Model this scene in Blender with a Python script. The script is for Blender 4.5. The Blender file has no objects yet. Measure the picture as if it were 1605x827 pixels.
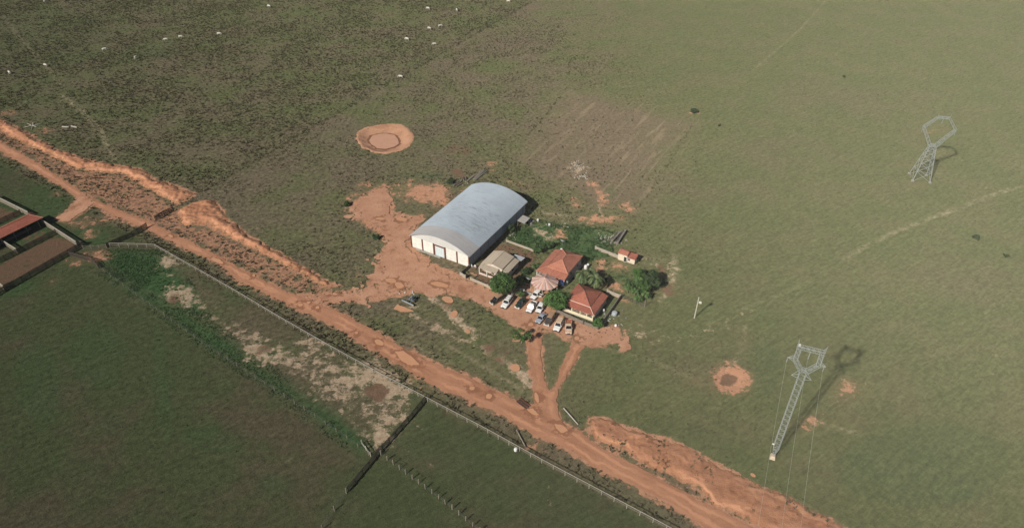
import bpy, math, random
import numpy as np
from math import radians as R, sin, cos, pi

scene = bpy.context.scene
col = scene.collection
random.seed(7)
rng = np.random.default_rng(7)

# ------------------------------------------------------------------ camera
CAM_H, PITCH, FPX, PW, PH = 125.0, R(37.0), 1080.0, 1605.0, 827.0
cam_d = bpy.data.cameras.new('camera'); cam = bpy.data.objects.new('camera', cam_d); col.objects.link(cam)
cam.location = (0, 0, CAM_H); cam.rotation_euler = (R(90) - PITCH, 0, 0)
cam_d.sensor_width = 36; cam_d.sensor_fit = 'HORIZONTAL'; cam_d.lens = FPX / PW * 36
cam_d.clip_start = 1; cam_d.clip_end = 12000
scene.camera = cam
# ------------------------------------------------------------------ light
SUN_EL, SUN_AZ = R(35.5), R(42.7)          # shadows fall 42.7 degrees right of the view
world = bpy.data.worlds.new('World'); scene.world = world; world.use_nodes = True
nt = world.node_tree
sky = nt.nodes.new('ShaderNodeTexSky'); sky.sky_type = 'NISHITA'; sky.sun_disc = False
sky.sun_elevation = SUN_EL; sky.sun_rotation = SUN_AZ + pi; sky.air_density = .7; sky.dust_density = .3
bg = nt.nodes['Background']; bg.inputs['Strength'].default_value = 0.05
nt.links.new(sky.outputs['Color'], bg.inputs['Color'])
sd = bpy.data.lights.new('sun', 'SUN'); sd.energy = 5.0; sd.angle = R(0.53); sd.color = (1.0, 0.93, 0.82)
sun = bpy.data.objects.new('sun', sd); col.objects.link(sun); sun.location = (-200, -200, 250)
sun.rotation_euler = (pi / 2 - SUN_EL, 0, -SUN_AZ)
scene.view_settings.view_transform = 'Standard'; scene.view_settings.look = 'None'
scene.view_settings.exposure = 0.08; scene.view_settings.gamma = 1.0
scene.view_settings.use_curve_mapping = False

# ------------------------------------------------------------------ helpers
_cp, _sp = cos(PITCH), sin(PITCH)
def g(px, py, h=0.0):
    """survey: a spot of the photograph to its point on the level h above the ground"""
    a = (px - PW / 2) / FPX; b = (PH / 2 - py) / FPX
    dx, dy, dz = a, _cp + b * _sp, -_sp + b * _cp
    t = (CAM_H - h) / -dz
    return (dx * t, dy * t)
def gp(pts): return np.array([g(*p) for p in pts])
AV = R(-30)
def F(v, u, z=0.0):
    """farm grid: v along the road, u away from it"""
    return (v * cos(AV) - u * sin(AV), v * sin(AV) + u * cos(AV), z)

def hsh(i, j, s):
    n = np.sin(i * 127.1 + j * 311.7 + s * 74.7) * 43758.5453
    return n - np.floor(n)
def vn(x, y, s=0):
    xi, yi = np.floor(x), np.floor(y); fx, fy = x - xi, y - yi
    fx = fx * fx * (3 - 2 * fx); fy = fy * fy * (3 - 2 * fy)
    return (hsh(xi, yi, s) * (1 - fx) + hsh(xi + 1, yi, s) * fx) * (1 - fy) + (hsh(xi, yi + 1, s) * (1 - fx) + hsh(xi + 1, yi + 1, s) * fx) * fy
def fbm(x, y, sc, o=4, s=0):
    r = 0; a = .5; t = 0
    for k in range(o):
        r = r + a * vn(x * sc + 17.3 * k, y * sc - 9.1 * k, s + k); t += a; a *= .55; sc *= 2.1
    return r / t
def sdp(X, Y, P):
    """signed distance to a polygon, positive inside"""
    P = np.asarray(P); d = np.full(X.shape, 1e18); ins = np.zeros(X.shape, bool)
    for i in range(len(P)):
        ax, ay = P[i]; bx, by = P[(i + 1) % len(P)]
        ex, ey = bx - ax, by - ay; wx, wy = X - ax, Y - ay
        t = np.clip((wx * ex + wy * ey) / (ex * ex + ey * ey + 1e-12), 0, 1)
        d = np.minimum(d, (wx - ex * t) ** 2 + (wy - ey * t) ** 2)
        c = ((ay > Y) != (by > Y)) & (X < ex * (Y - ay) / (ey if abs(ey) > 1e-12 else 1e-12) + ax)
        ins ^= c
    d = np.sqrt(d)
    return np.where(ins, d, -d)
def sdl(X, Y, P):
    """distance to a polyline"""
    P = np.asarray(P); d = np.full(X.shape, 1e18)
    for i in range(len(P) - 1):
        ax, ay = P[i]; ex, ey = P[i + 1] - P[i]; wx, wy = X - ax, Y - ay
        t = np.clip((wx * ex + wy * ey) / (ex * ex + ey * ey + 1e-12), 0, 1)
        d = np.minimum(d, (wx - ex * t) ** 2 + (wy - ey * t) ** 2)
    return np.sqrt(d)
def ell(cx, cy, rx, ry, rot=0, n=20):
    o = []
    for k in range(n):
        a = 2 * pi * k / n; x, y = rx * cos(a), ry * sin(a)
        o.append((cx + x * cos(rot) - y * sin(rot), cy + x * sin(rot) + y * cos(rot)))
    return gp(o)
def sstep(a, b, x):
    t = np.clip((x - a) / (b - a), 0, 1); return t * t * (3 - 2 * t)

# ------------------------------------------------------------------ materials
def node(t, typ, ins=None, **kw):
    n = t.nodes.new(typ)
    for k, v in kw.items(): setattr(n, k, v)
    for k, v in (ins or {}).items():
        s = n.inputs[k]
        if hasattr(v, 'is_linked') or isinstance(v, bpy.types.NodeSocket): t.links.new(v, s)
        else: s.default_value = v
    return n
def c4(c): return (c[0], c[1], c[2], 1)
def new_mat(name):
    m = bpy.data.materials.new(name); m.use_nodes = True
    t = m.node_tree; b = t.nodes['Principled BSDF']
    return m, t, b
def mixc(t, f, a, b, mode='MIX'):
    n = t.nodes.new('ShaderNodeMix'); n.data_type = 'RGBA'; n.blend_type = mode; n.clamp_factor = True
    for s, v in ((n.inputs[0], f), (n.inputs[6], a), (n.inputs[7], b)):
        if isinstance(v, bpy.types.NodeSocket): t.links.new(v, s)
        else: s.default_value = v if not isinstance(v, tuple) else c4(v)
    return n.outputs[2]
def mth(t, op, a, b=0.5, cl=False):
    n = t.nodes.new('ShaderNodeMath'); n.operation = op; n.use_clamp = cl
    for s, v in zip(n.inputs, (a, b)):
        if isinstance(v, bpy.types.NodeSocket): t.links.new(v, s)
        else: s.default_value = v
    return n.outputs[0]
def ramp(t, f, lo, hi):
    n = node(t, 'ShaderNodeMapRange', {0: f, 1: lo, 2: hi}, interpolation_type='SMOOTHSTEP'); return n.outputs[0]
def nz(t, sc, det=4, ro=.55, vec=None, dist=0):
    n = node(t, 'ShaderNodeTexNoise', {'Scale': sc, 'Detail': det, 'Roughness': ro, 'Distortion': dist})
    t.links.new(vec if vec is not None else coords(t), n.inputs['Vector']); return n.outputs[0]
def coords(t):
    for n in t.nodes:
        if n.type == 'TEX_COORD': return n.outputs['Object']
    return t.nodes.new('ShaderNodeTexCoord').outputs['Object']
def stretch(t, ang, sx, sy):
    """coordinates turned so that x runs along ang; sx, sy = frequency along and across"""
    n = node(t, 'ShaderNodeMapping', {'Rotation': (0, 0, ang), 'Scale': (1 / sx, 1 / sy, 1)}, vector_type='TEXTURE')
    t.links.new(coords(t), n.inputs['Vector']); return n.outputs[0]
def attr(t, name):
    return node(t, 'ShaderNodeAttribute', attribute_name=name).outputs['Fac']
def bump(t, b, h, st=.4, di=.1):
    n = node(t, 'ShaderNodeBump', {'Height': h, 'Strength': st, 'Distance': di}); t.links.new(n.outputs[0], b.inputs['Normal'])

MATS = {}
def plain(name, c, rough=.6, var=.25, sc=1.5, metal=0, c2=None, spec=None, bmp=0):
    """worn surface: base colour broken up by two sizes of noise"""
    if name in MATS: return MATS[name]
    m, t, b = new_mat(name)
    n1 = nz(t, sc, 5, .6); n2 = nz(t, sc * 6, 3, .6)
    d = c2 if c2 else tuple(x * (1 - var) for x in c)
    base = mixc(t, ramp(t, n1, .35, .7), c, d)
    base = mixc(t, ramp(t, n2, .45, .75), base, tuple(x * (1 - var * .8) for x in c))
    t.links.new(base, b.inputs['Base Color'])
    b.inputs['Roughness'].default_value = rough; b.inputs['Metallic'].default_value = metal
    if spec is not None: b.inputs['Specular IOR Level'].default_value = spec
    if bmp: bump(t, b, n2, bmp, .05)
    MATS[name] = m; return m

# ------------------------------------------------------------------ objects
def tag(o, label=None, cat=None, group=None, kind=None):
    if label: o['label'] = label
    if cat: o['category'] = cat
    if group: o['group'] = group
    if kind: o['kind'] = kind
    return o
def thing(name, loc, label, cat, rz=0.0, group=None):
    o = bpy.data.objects.new(name, None); col.objects.link(o); o.empty_display_size = .5
    o.location = loc; o.rotation_euler = (0, 0, rz)
    return tag(o, label, cat, group)
def local(o, p):
    x, y = p[0] - o.location[0], p[1] - o.location[1]; a = -o.rotation_euler[2]
    return (x * cos(a) - y * sin(a), x * sin(a) + y * cos(a), p[2] - o.location[2])

class MB:
    def __init__(s): s.v = []; s.f = []; s.m = []
    def add(s, vs, fs, mi=0):
        o = len(s.v); s.v += [tuple(p) for p in vs]; s.f += [tuple(i + o for i in f) for f in fs]; s.m += [mi] * len(fs); return s
    def box(s, c, d, rz=0, mi=0, taper=1.0):
        cx, cy, cz = c; dx, dy, dz = d[0] / 2, d[1] / 2, d[2] / 2; vs = []
        for z, k in ((-dz, 1), (dz, taper)):
            for x, y in ((-dx, -dy), (dx, -dy), (dx, dy), (-dx, dy)):
                x *= k; y *= k
                vs.append((cx + x * cos(rz) - y * sin(rz), cy + x * sin(rz) + y * cos(rz), cz + z))
        return s.add(vs, [(0, 3, 2, 1), (4, 5, 6, 7), (0, 1, 5, 4), (1, 2, 6, 5), (2, 3, 7, 6), (3, 0, 4, 7)], mi)
    def bar(s, p, q, r, n=4, mi=0, r2=None):
        p = np.array(p, float); q = np.array(q, float); d = q - p; L = np.linalg.norm(d)
        if L < 1e-6: return s
        d /= L; a = np.cross(d, (0, 0, 1) if abs(d[2]) < .9 else (1, 0, 0)); a /= np.linalg.norm(a); b = np.cross(d, a)
        r2 = r if r2 is None else r2; vs = []
        for c, rr in ((p, r), (q, r2)):
            for k in range(n):
                an = 2 * pi * (k + .5) / n; vs.append(c + (a * cos(an) + b * sin(an)) * rr)
        return s.add(vs, [(k, (k + 1) % n, n + (k + 1) % n, n + k) for k in range(n)] + [tuple(range(n))[::-1], tuple(range(n, 2 * n))], mi)
    def tube(s, pts, rs, n=6, mi=0):
        for i in range(len(pts) - 1): s.bar(pts[i], pts[i + 1], rs[i], n, mi, rs[i + 1])
        return s
    def plate(s, pts, th, mi=0):
        """flat polygon with real thickness (th downwards along its normal)"""
        P = np.array(pts, float); nrm = np.cross(P[1] - P[0], P[2] - P[0]); nrm /= np.linalg.norm(nrm)
        if nrm[2] < 0: P = P[::-1]; nrm = -nrm
        n = len(P); Q = P - nrm * th
        return s.add(list(P) + list(Q), [tuple(range(n)), tuple(range(2 * n - 1, n - 1, -1))] + [(i, n + i, n + (i + 1) % n, (i + 1) % n) for i in range(n)], mi)
    def loft(s, secs, mi=0, cap=True):
        n = len(secs[0]); vs = [p for se in secs for p in se]; fs = []
        for i in range(len(secs) - 1):
            for k in range(n): fs.append((i * n + k, i * n + (k + 1) % n, (i + 1) * n + (k + 1) % n, (i + 1) * n + k))
        if cap: fs += [tuple(range(n))[::-1], tuple(range((len(secs) - 1) * n, len(secs) * n))]
        return s.add(vs, fs, mi)
    def build(s, name, mats, parent=None, world=False, smooth=False):
        me = bpy.data.meshes.new(name)
        vs = [local(parent, p) for p in s.v] if (world and parent) else s.v
        me.from_pydata([tuple(map(float, p)) for p in vs], [], s.f)
        if not isinstance(mats, (list, tuple)): mats = [mats]
        for m in mats: me.materials.append(m)
        me.polygons.foreach_set('material_index', s.m)
        if smooth: me.polygons.foreach_set('use_smooth', [True] * len(s.f))
        me.update(); o = bpy.data.objects.new(name, me); col.objects.link(o)
        if parent: o.parent = parent
        return o
def np_mesh(name, V, Fq, mat, attrs=None, smooth=False, parent=None):
    """mesh from arrays: V (n,3), Fq (m,k)"""
    me = bpy.data.meshes.new(name); k = Fq.shape[1]
    me.vertices.add(len(V)); me.vertices.foreach_set('co', np.asarray(V, np.float32).ravel())
    me.loops.add(Fq.size); me.loops.foreach_set('vertex_index', Fq.astype(np.int32).ravel())
    me.polygons.add(len(Fq)); me.polygons.foreach_set('loop_start', np.arange(0, Fq.size, k, dtype=np.int32))
    me.update(calc_edges=True)
    if smooth: me.polygons.foreach_set('use_smooth', np.ones(len(Fq), bool))
    for a, vals in (attrs or {}).items():
        at = me.attributes.new(a, 'FLOAT', 'POINT'); at.data.foreach_set('value', np.asarray(vals, np.float32))
    me.materials.append(mat); o = bpy.data.objects.new(name, me); col.objects.link(o)
    if parent: o.parent = parent
    return o
def copy_tree(o, parent=None):
    c = o.copy(); col.objects.link(c)
    if parent: c.parent = parent
    for ch in list(o.children): copy_tree(ch, c)
    return c
# ------------------------------------------------------------------ air
def haze():
    m = bpy.data.materials.new('haze_air'); m.use_nodes = True; t = m.node_tree; t.nodes.clear()
    out = t.nodes.new('ShaderNodeOutputMaterial'); v = t.nodes.new('ShaderNodeVolumePrincipled')
    v.inputs['Color'].default_value = (.94, .93, .80, 1); v.inputs['Density'].default_value = 0.00007; v.inputs['Anisotropy'].default_value = -.6
    t.links.new(v.outputs[0], out.inputs['Volume'])
    b = MB(); b.box((0, 100, 64.5), (10400, 10400, 138)); o = b.build('haze', m); o['kind'] = 'stuff'; o['label'] = 'thin pale haze over the pasture'
haze()
# ================================================================== GROUND, ROADS, WATER
ROAD_UP = [(-60,190),(0,221),(60,256),(132,304),(176,326),(231,346),(279,370),(327,393),(378,421),(420,443),(465,463),(530,488),(575,512),(620,538),(678,568),(736,591),(794,620),(835,640),(903,674),(966,715),(1023,743),(1081,775),(1138,803),(1181,827),(1300,890)]
ROAD_LO = [(-60,203),(0,236),(60,270),(128,312),(191,342),(239,363),(295,391),(340,411),(378,441),(420,460),(465,483),(530,513),(575,542),(620,567),(678,602),(736,628),(794,655),(835,678),(880,700),(923,726),(995,760),(1052,792),(1109,827),(1230,893)]
P_ROAD = gp(ROAD_UP + ROAD_LO[::-1])
P_DRIVE = gp([(823,512),(827,539),(835,602),(838,630),(820,640),(835,665),(880,690),(905,690),(880,660),(872,637),(875,614),(898,573),(919,536),(925,522),(905,528),(898,536),(867,607),(861,611),(852,591),(848,536),(846,512)])
P_YARD = gp([(470,462),(510,459),(548,456),(576,454),(595,439),(603,417),(609,383),(590,361),(570,347),(556,334),(548,320),(562,310),(576,308),(595,300),(612,314),(618,333),(640,340),(662,338),(648,360),(647,387),(676,415),(700,424),(722,434),(745,444),(770,456),(790,456),(810,455),(830,448),(852,455),(862,474),(868,487),(890,498),(915,508),(940,517),(965,513),(968,528),(945,541),(915,541),(905,533),(886,529),(873,522),(860,518),(846,519),(838,524),(824,521),(814,513),(798,500),(784,490),(767,480),(753,473),(742,465),(714,460),(676,455),(631,459),(587,470),(556,470),(520,473),(500,474),(478,478)])
P_BRANCH = gp([(128,300),(150,318),(128,333),(104,349),(86,344),(112,324)])
P_BANK1 = gp([(-60,160),(0,188),(40,206),(84,232),(132,250),(180,258),(223,266),(247,282),(271,290),(307,304),(279,321),(258,308),(223,288),(192,272),(144,268),(108,260),(80,243),(40,226),(16,212),(0,206),(-60,176)])
P_BANK2 = gp([(276,334),(296,320),(318,314),(336,315),(346,325),(358,345),(385,365),(410,381),(443,400),(494,429),(521,445),(514,452),(475,432),(428,403),(390,385),(358,370),(325,352),(290,352)])
P_BANK3 = gp([(926,656),(943,653),(975,665),(1009,677),(1052,691),(1086,706),(1118,723),(1152,743),(1184,760),(1232,779),(1281,803),(1324,827),(1440,890),(1310,890),(1195,827),(1155,803),(1115,788),(1081,758),(1023,732),(975,703),(937,685),(924,674)])
P_POND = gp([(560,218),(563,208),(572,201),(590,197),(608,195),(627,196),(636,201),(645,210),(647,219),(641,228),(625,236),(605,240),(587,238),(570,231)])
P_WATER = np.array([g(a_, b_, -.7) for a_, b_ in [(579,220),(583,213),(594,210),(606,209.5),(618,212),(624,219),(625,225),(617,230),(604,233.5),(592,232),(583,226)]])
POND2_C = np.array(g(1143, 593)); POND2_R = np.array([5.0, 5.4])
PUDDLES = [gp([(619,551),(632,550),(648,561),(658,571),(645,573),(630,566)]), ell(841,623,3.2,8,-.25), gp([(825,641),(835,640),(845,650),(836,651)]),
           gp([(869,664),(880,666),(891,675),(880,679),(872,672)]), ell(613,440,9,3.6,.1), ell(626,447,7,5,.3), ell(689,446,14,3.5,.15), ell(630,344,9,3,.1), ell(596,343,8,2.2),
           gp([(617,484),(623,477),(636,482),(650,488),(640,489),(628,489)]), ell(807,576,8,5.5,.2), ell(832,509,4,3), ell(904,530,4,3),
           ell(398,432,3,2), ell(341,409,10,3,.4), ell(471,478,4,2.2), ell(484,474,3.4,2), ell(498,482,3,2.4), ell(525,461,4.5,1.8), ell(559,521,3,1.8), ell(595,537,8,4,.4),
           ell(740,609,4.5,3), ell(766,621,5,3.8), ell(702,470,9,5,.3), ell(733,519,5,3,.5), ell(712,492,5,6,.7), ell(1180,744,5,2.4,.5), ell(268,370,4,1.8,.4)]
def puddle_field(X, Y):
    d = np.full(X.shape, -1e9)
    for P in PUDDLES:
        lo, hi = P.min(0) - 5, P.max(0) + 5
        m = (X > lo[0]) & (X < hi[0]) & (Y > lo[1]) & (Y < hi[1])
        if m.any():
            d[m] = np.maximum(d[m], sdp(X[m], Y[m], P))
    return d

def masked(X, Y, P, marg, fn=sdp, far=-99.):
    out = np.full(X.shape, far); lo, hi = np.min(P, 0) - marg, np.max(P, 0) + marg
    m = (X > lo[0]) & (X < hi[0]) & (Y > lo[1]) & (Y < hi[1])
    if m.any(): out[m] = fn(X[m], Y[m], P)
    return out

# ---- soft ground cover masks (survey outlines, in metres once unprojected)
SOIL = [ell(668,302,36,15), ell(590,303,34,10), ell(548,322,8,16), ell(1145,593,28,19), ell(1327,611,28,18), ell(1268,664,18,14), ell(1300,662,56,14),
        ell(943,343,34,4.5), gp([(925,284),(933,287),(946,305),(951,322),(943,321),(935,303)]), ell(902,318,9,7,.5), ell(985,325,11,6,.5), ell(938,416,13,9), ell(968,417,11,7),
        ell(963,451,10,7), ell(984,470,11,4), ell(880,366,9,7,-.5), ell(962,522,22,11), ell(1090,597,7,3), ell(130,348,30,10,-.1), ell(205,345,26,9,.3),
        ell(12,177,11,3.5), ell(70,204,9,3.5), ell(152,401,24,7), ell(118,408,14,6), ell(85,440,14,4,-.5), ell(640,590,16,8,.5), ell(668,612,22,7,.5), ell(712,652,18,5,.5),
        ell(840,702,14,4,.4), ell(862,708,16,5,.4), ell(1088,176,10,3), ell(770,262,5,8), ell(640,430,14,12), ell(700,405,20,6,.4), ell(735,296,16,7), ell(815,290,30,6,.3),
        ell(1440,289,18,5), ell(1465,205,30,8), ell(562,432,8,5), ell(548,440,22,5,-.3), ell(1165,520,7,26), ell(600,430,12,18)]
SOIL += [ell(125,350,16,6), ell(185,341,28,7), ell(140,366,8,5), ell(193,314,5,2.5), ell(92,302,8,4), ell(1330,613,44,28), ell(1290,660,60,22), ell(610,292,55,7,-.05), ell(690,310,18,16), ell(575,290,14,6), ell(640,300,14,20,.3)]
SOIL_W = [.9,.6,.65,1.25,.58,.58,.40, .95,.95,.8,.9,.9,.95, .95,.6,.8,.7,.8,.55,.5, .9,1,.8,.7,.5,.5,.55,.5, .8,.6,.7,.75,.45,.7,.5,.5, .45,.3,.6,.5,.4,.5] + [.9,.8,.9,1,.75,.34,.30] + [.5,.85,.6,.6]
LUSH_EXTRA = 0
VERGE = [gp([(0,205),(80,243),(144,270),(192,274),(225,290),(258,310),(280,324),(296,352),(330,360),(390,388),(430,405),(475,434),(515,452),(465,462),(420,442),(378,420),(327,392),(279,369),(231,345),(176,325),(132,303),(60,255),(0,220)])]
PALE = [ell(285,462,28,13,.4), ell(262,412,16,10), ell(236,402,18,4), ell(330,490,26,6,.4), ell(405,552,30,17,.3), ell(420,530,30,8,.3), ell(505,560,60,26,.5), ell(600,600,56,30,.6), ell(590,682,22,14,.8), ell(570,655,16,30,.1),
        ell(645,655,26,10,.6), ell(655,710,34,10,.5), ell(850,770,22,36,.6), ell(690,700,10,3,.4), ell(845,363,8,7,.5), ell(862,376,9,5,.4), ell(1050,432,12,24), ell(1020,410,22,8,.4), ell(1010,520,30,10),
        ell(1110,515,50,7,-.15), ell(1170,490,22,6,-.3), ell(905,262,16,14,.7), ell(430,372,60,4,-.05), ell(1085,575,40,5,.4), ell(470,375,40,5), ell(632,482,26,8), ell(1310,420,10,8), ell(650,545,20,6,.5), ell(112,330,24,6,-.2)]
PALE += [gp([(245,405),(300,450),(400,520),(480,545),(560,565),(640,600),(655,640),(600,700),(560,672),(520,640),(440,590),(380,560),(330,505),(270,470)]), ell(540,590,50,26,.5), ell(620,640,30,20,.9), ell(400,360,50,5,-.2), ell(600,395,12,10), ell(562,425,10,14), gp([(935,520),(1010,505),(1080,520),(1170,480),(1180,495),(1090,540),(1000,545),(950,540)]), ell(1500,450,90,40,-.4), ell(1560,560,60,60), ell(1340,420,70,20,-.5), ell(850,790,40,24,.7)]  # far right ellipses: dry straw, its paleness also imitates the bright glow there
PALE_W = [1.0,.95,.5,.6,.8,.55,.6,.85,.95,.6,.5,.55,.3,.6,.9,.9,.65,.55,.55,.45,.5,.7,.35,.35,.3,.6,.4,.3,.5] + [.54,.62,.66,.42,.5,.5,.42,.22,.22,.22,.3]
TRACKS = [([(0,20),(40,70),(70,100),(95,135)],.8,.5), ([(95,148),(130,172),(158,205),(180,250)],1.2,.62), ([(108,160),(140,190),(165,225)],.5,.5), ([(1318,408),(1395,368),(1460,342),(1510,325),(1560,305),(1640,280)],.8,.36),
          ([(1335,395),(1400,362),(1490,328),(1580,295)],.7,.32), ([(1160,485),(1220,462),(1270,440)],1.0,.18), ([(1295,0),(1260,40),(1225,72),(1180,110)],.8,.2), ([(678,466),(705,488),(728,512),(760,545),(800,568),(830,600)],2.4,.66), ([(640,490),(690,515),(730,535)],2.2,.5),
          ([(938,320),(944,342)],.5,.8), ([(780,308),(830,330),(880,338),(930,343)],1.2,.6), ([(455,720),(430,730)],.5,.3), ([(1055,400),(1062,425),(1050,455),(1035,470)],1.1,.7), ([(945,545),(1010,560),(1080,590)],1.3,.22), ([(1150,570),(1165,540),(1168,510)],.7,.38),
          ([(985,395),(1010,402),(1040,408)],1.2,.6), ([(1275,660),(1320,672),(1345,678)],.6,.6), ([(855,395),(905,118)],.01,0), ([(700,540),(760,575),(800,600),(835,622)],.7,.5), ([(620,525),(680,555),(720,575)],.6,.35)]
LUSH = [gp([(150,400),(180,390),(250,395),(300,450),(330,500),(250,470),(190,440)]), gp([(200,436),(275,472),(350,520),(440,588),(520,640),(588,698),(566,716),(420,608),(330,552),(240,486),(150,425)]), gp([(800,358),(845,345),(900,355),(965,360),(960,400),(930,430),(905,400),(860,395),(838,400),(790,378)]),
        gp([(880,495),(890,485),(930,503),(962,470),(970,470),(938,514)]), ell(970,435,30,14), gp([(822,410),(842,422),(836,455),(800,450),(800,425)]), ell(0,440,60,30), ell(60,350,70,30), ell(140,370,40,20), ell(120,740,60,40,.3), ell(320,760,50,40), ell(930,345,20,10), ell(1200,580,40,60), ell(130,820,120,30), ell(955,300,14,14), ell(240,80,50,14), ell(20,350,40,40), ell(640,395,60,12), ell(660,275,45,8)]
LUSH += [gp([(1458,400),(1466,400),(1482,840),(1470,840)]), gp([(1484,400),(1490,400),(1512,840),(1502,840)]), ell(1450,730,150,80), ell(255,600,18,120,-.08), ell(150,560,60,60), ell(60,600,50,80), ell(330,690,60,30), ell(430,760,40,30), ell(560,770,60,20), ell(1100,700,120,40,.4), ell(60,60,120,50), ell(90,320,60,40)]
LUSH_W = [.95,.8,.8,.8,.6,.8,.6,.5,.6,.35,.3,.5,.4,.35,.7,.4,.6,.5,.5] + [.42,.42,.42,.55,.4,.45,.5,.5,.3,.35,.35,.5]
UMBER = [ell(590,612,17,12), np.array([F(-216.5,60)[:2],F(-204.5,60)[:2],F(-204.5,84)[:2],F(-216.5,84)[:2]]), np.array([F(-254,70)[:2],F(-239,70)[:2],F(-239,85.5)[:2],F(-254,85.5)[:2]]), np.array([F(-226,76)[:2],F(-218,76)[:2],F(-218,84)[:2],F(-226,84)[:2]]), gp([(735,420),(758,400),(790,380),(838,394),(840,425),(800,440),(770,448),(740,436)]), ell(1141,592.5,10,7.5), ell(1038,425,8,14), ell(1050,455,10,12),
         ell(415,545,18,6,-.5), ell(275,470,10,8,-.9), ell(700,480,24,10,.6), ell(780,550,30,14,.6), ell(720,275,16,9,.5), ell(720,235,24,10)]
UMBER_W = [1.5,.95,.85,.5,.75,1.5,.75,.7,.6,.7,.5,.55,.6,.45]
TONES = [(ell(1050,310,90,60), .45), (ell(1200,250,110,45,-.2), .3), (ell(700,240,80,30), .5), (ell(420,380,130,50,.2), .6), (ell(1030,560,90,22,.2), .35), (ell(1250,420,90,30,-.3), .3), (ell(560,300,60,40), .5), (ell(880,290,80,50), .5), (ell(1330,640,90,40,.1), .45), (ell(620,130,160,40,-.5), .35), (ell(1500,470,120,80,-.3), .35), (ell(1380,150,160,40,.1), .25)]
TILLED = gp([(883,138),(985,160),(1083,192),(1050,255),(1005,318),(940,332),(880,300),(820,258),(845,205)])

P_FRONT = gp([(245,392),(300,424),(440,505),(600,595),(668,627),(600,705),(560,700),(420,590),(240,480),(160,420)])
l5a, l5b = np.array(g(310,305)), np.array(g(840,0))
rfa, rfb = np.array(g(243,388)), np.array(g(1040,827))
def side(X, Y, a, b):
    d = (b - a) / np.linalg.norm(b - a); return (X - a[0]) * -d[1] + (Y - a[1]) * d[0]
def cover(X, Y):
    """soil, pale, lush, umber, tone, deep, rows: how the ground is covered"""
    o = {}
    jit = (fbm(X, Y, .35, 3, 3) - .5) * 2.2
    def acc(lst, ws, soft=2.0, marg=5):
        r = np.zeros(X.shape)
        for P, w in zip(lst, ws):
            s = masked(X, Y, P, marg); r = np.maximum(r, w * np.clip(.5 + (s + jit) / soft / 2, 0, 1))
        return r
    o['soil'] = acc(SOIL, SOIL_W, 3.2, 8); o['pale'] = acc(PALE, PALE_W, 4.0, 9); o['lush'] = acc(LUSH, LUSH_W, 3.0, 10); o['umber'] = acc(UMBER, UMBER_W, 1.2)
    o['soil'] = np.maximum(o['soil'], acc(VERGE, [.72], 2.5)); o['umber'] = np.maximum(o['umber'], acc(VERGE, [.42], 2.5))
    o['track'] = np.zeros(X.shape)
    for px, w, a in TRACKS:
        P = gp(px); d = masked(X, Y, P, 5, sdl, 99.)
        br = .55 + .9 * fbm(X, Y, .12, 2, 11)
        if w > 2: o['pale'] = np.maximum(o['pale'], a * br * np.clip(1.3 - d / w, 0, 1))
        else: o['track'] = np.maximum(o['track'], a * br * np.clip(1.25 - d / (w * .75), 0, 1))
    # bare earth bleeding out of roads, yard and banks
    for P, w, wd in ((P_ROAD,.75,2.2),(P_DRIVE,.7,1.3),(P_YARD,.85,2.2),(P_BRANCH,.9,2.2),(P_BANK1,.8,1.6),(P_BANK2,.8,1.6),(P_BANK3,.8,1.6),(P_POND,.8,1.2)):
        s = masked(X, Y, P, 6); o['soil'] = np.maximum(o['soil'], w * np.clip(1 + (s + jit * .8) / wd, 0, 1))
    sA = side(X, Y, l5a, l5b); sD = side(X, Y, rfa, rfb)
    o['deep'] = sstep(-1.5, 1.5, -sD) * (1 - .45 * np.clip(.5 + masked(X, Y, P_FRONT, 9) / 8, 0, 1))
    tone = .42 * sstep(-3, 3, sA) + (1 - sstep(-3, 3, sA)) * (.62 - .56 * sstep(-60, 70, X - .25 * (Y - 150)))
    tone = tone * (1 - o['deep']) + o['deep'] * .45
    o['rough'] = np.clip(np.maximum(sstep(-3, 3, sA), sstep(90, 20, X) * sstep(30, -40, X - .9 * (Y - 130)) + .0) , .0, 1) * (1 - .65 * o['deep'])
    s = masked(X, Y, TILLED, 14); t = np.clip(.5 + (s + jit * 3) / 16, 0, 1)
    o['rows'] = t; o['tone'] = np.maximum(tone, t * .85)
    for P, w in TONES: tone_ = masked(X, Y, P, 16); o['tone'] = np.maximum(o['tone'], w * np.clip(.5 + (tone_ + jit * 3) / 22, 0, 1) * (1 - o['deep']))
    near = sstep(11, 4, np.abs(sD - 6)) * sstep(-20, 10, 1 - sD * 0)      # rough verge between road and rail fence
    o['tone'] = np.maximum(o['tone'], near * .8)
    o['verge'] = near
    return o

def axis(lo, hi, step, far):
    a = np.arange(lo, hi + step, step); k = np.array([3., 8, 20, 50, 120, 300, 700, 1500, 3500]); k = k[k < far]
    return np.concatenate([lo - k[::-1], a, a[-1] + k])
xs = axis(-335, 335, .85, 5000); ys = np.concatenate([axis(62, 240, .75, 5000)[:-9], np.arange(240.8, 450, 1.2), 450 + np.array([3., 10, 25, 60, 150, 400, 1000, 2500, 5000])])
gx, gy = np.meshgrid(xs, ys); X, Y = gx.ravel(), gy.ravel()
cov = cover(X, Y)
gz = -.06 + .05 * (fbm(X, Y, .5, 3, 5) - .5)
sp_ = masked(X, Y, P_POND, 3); gz = np.where(sp_ > .4, -3.2, gz)
e2 = np.hypot((X - POND2_C[0]) / POND2_R[0], (Y - POND2_C[1]) / POND2_R[1]); gz = gz - .5 * sstep(1.0, .3, e2)
nx, ny = len(xs), len(ys); idx = np.arange(nx * ny).reshape(ny, nx)
quads = np.stack([idx[:-1, :-1], idx[:-1, 1:], idx[1:, 1:], idx[1:, :-1]], -1).reshape(-1, 4)

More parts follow.
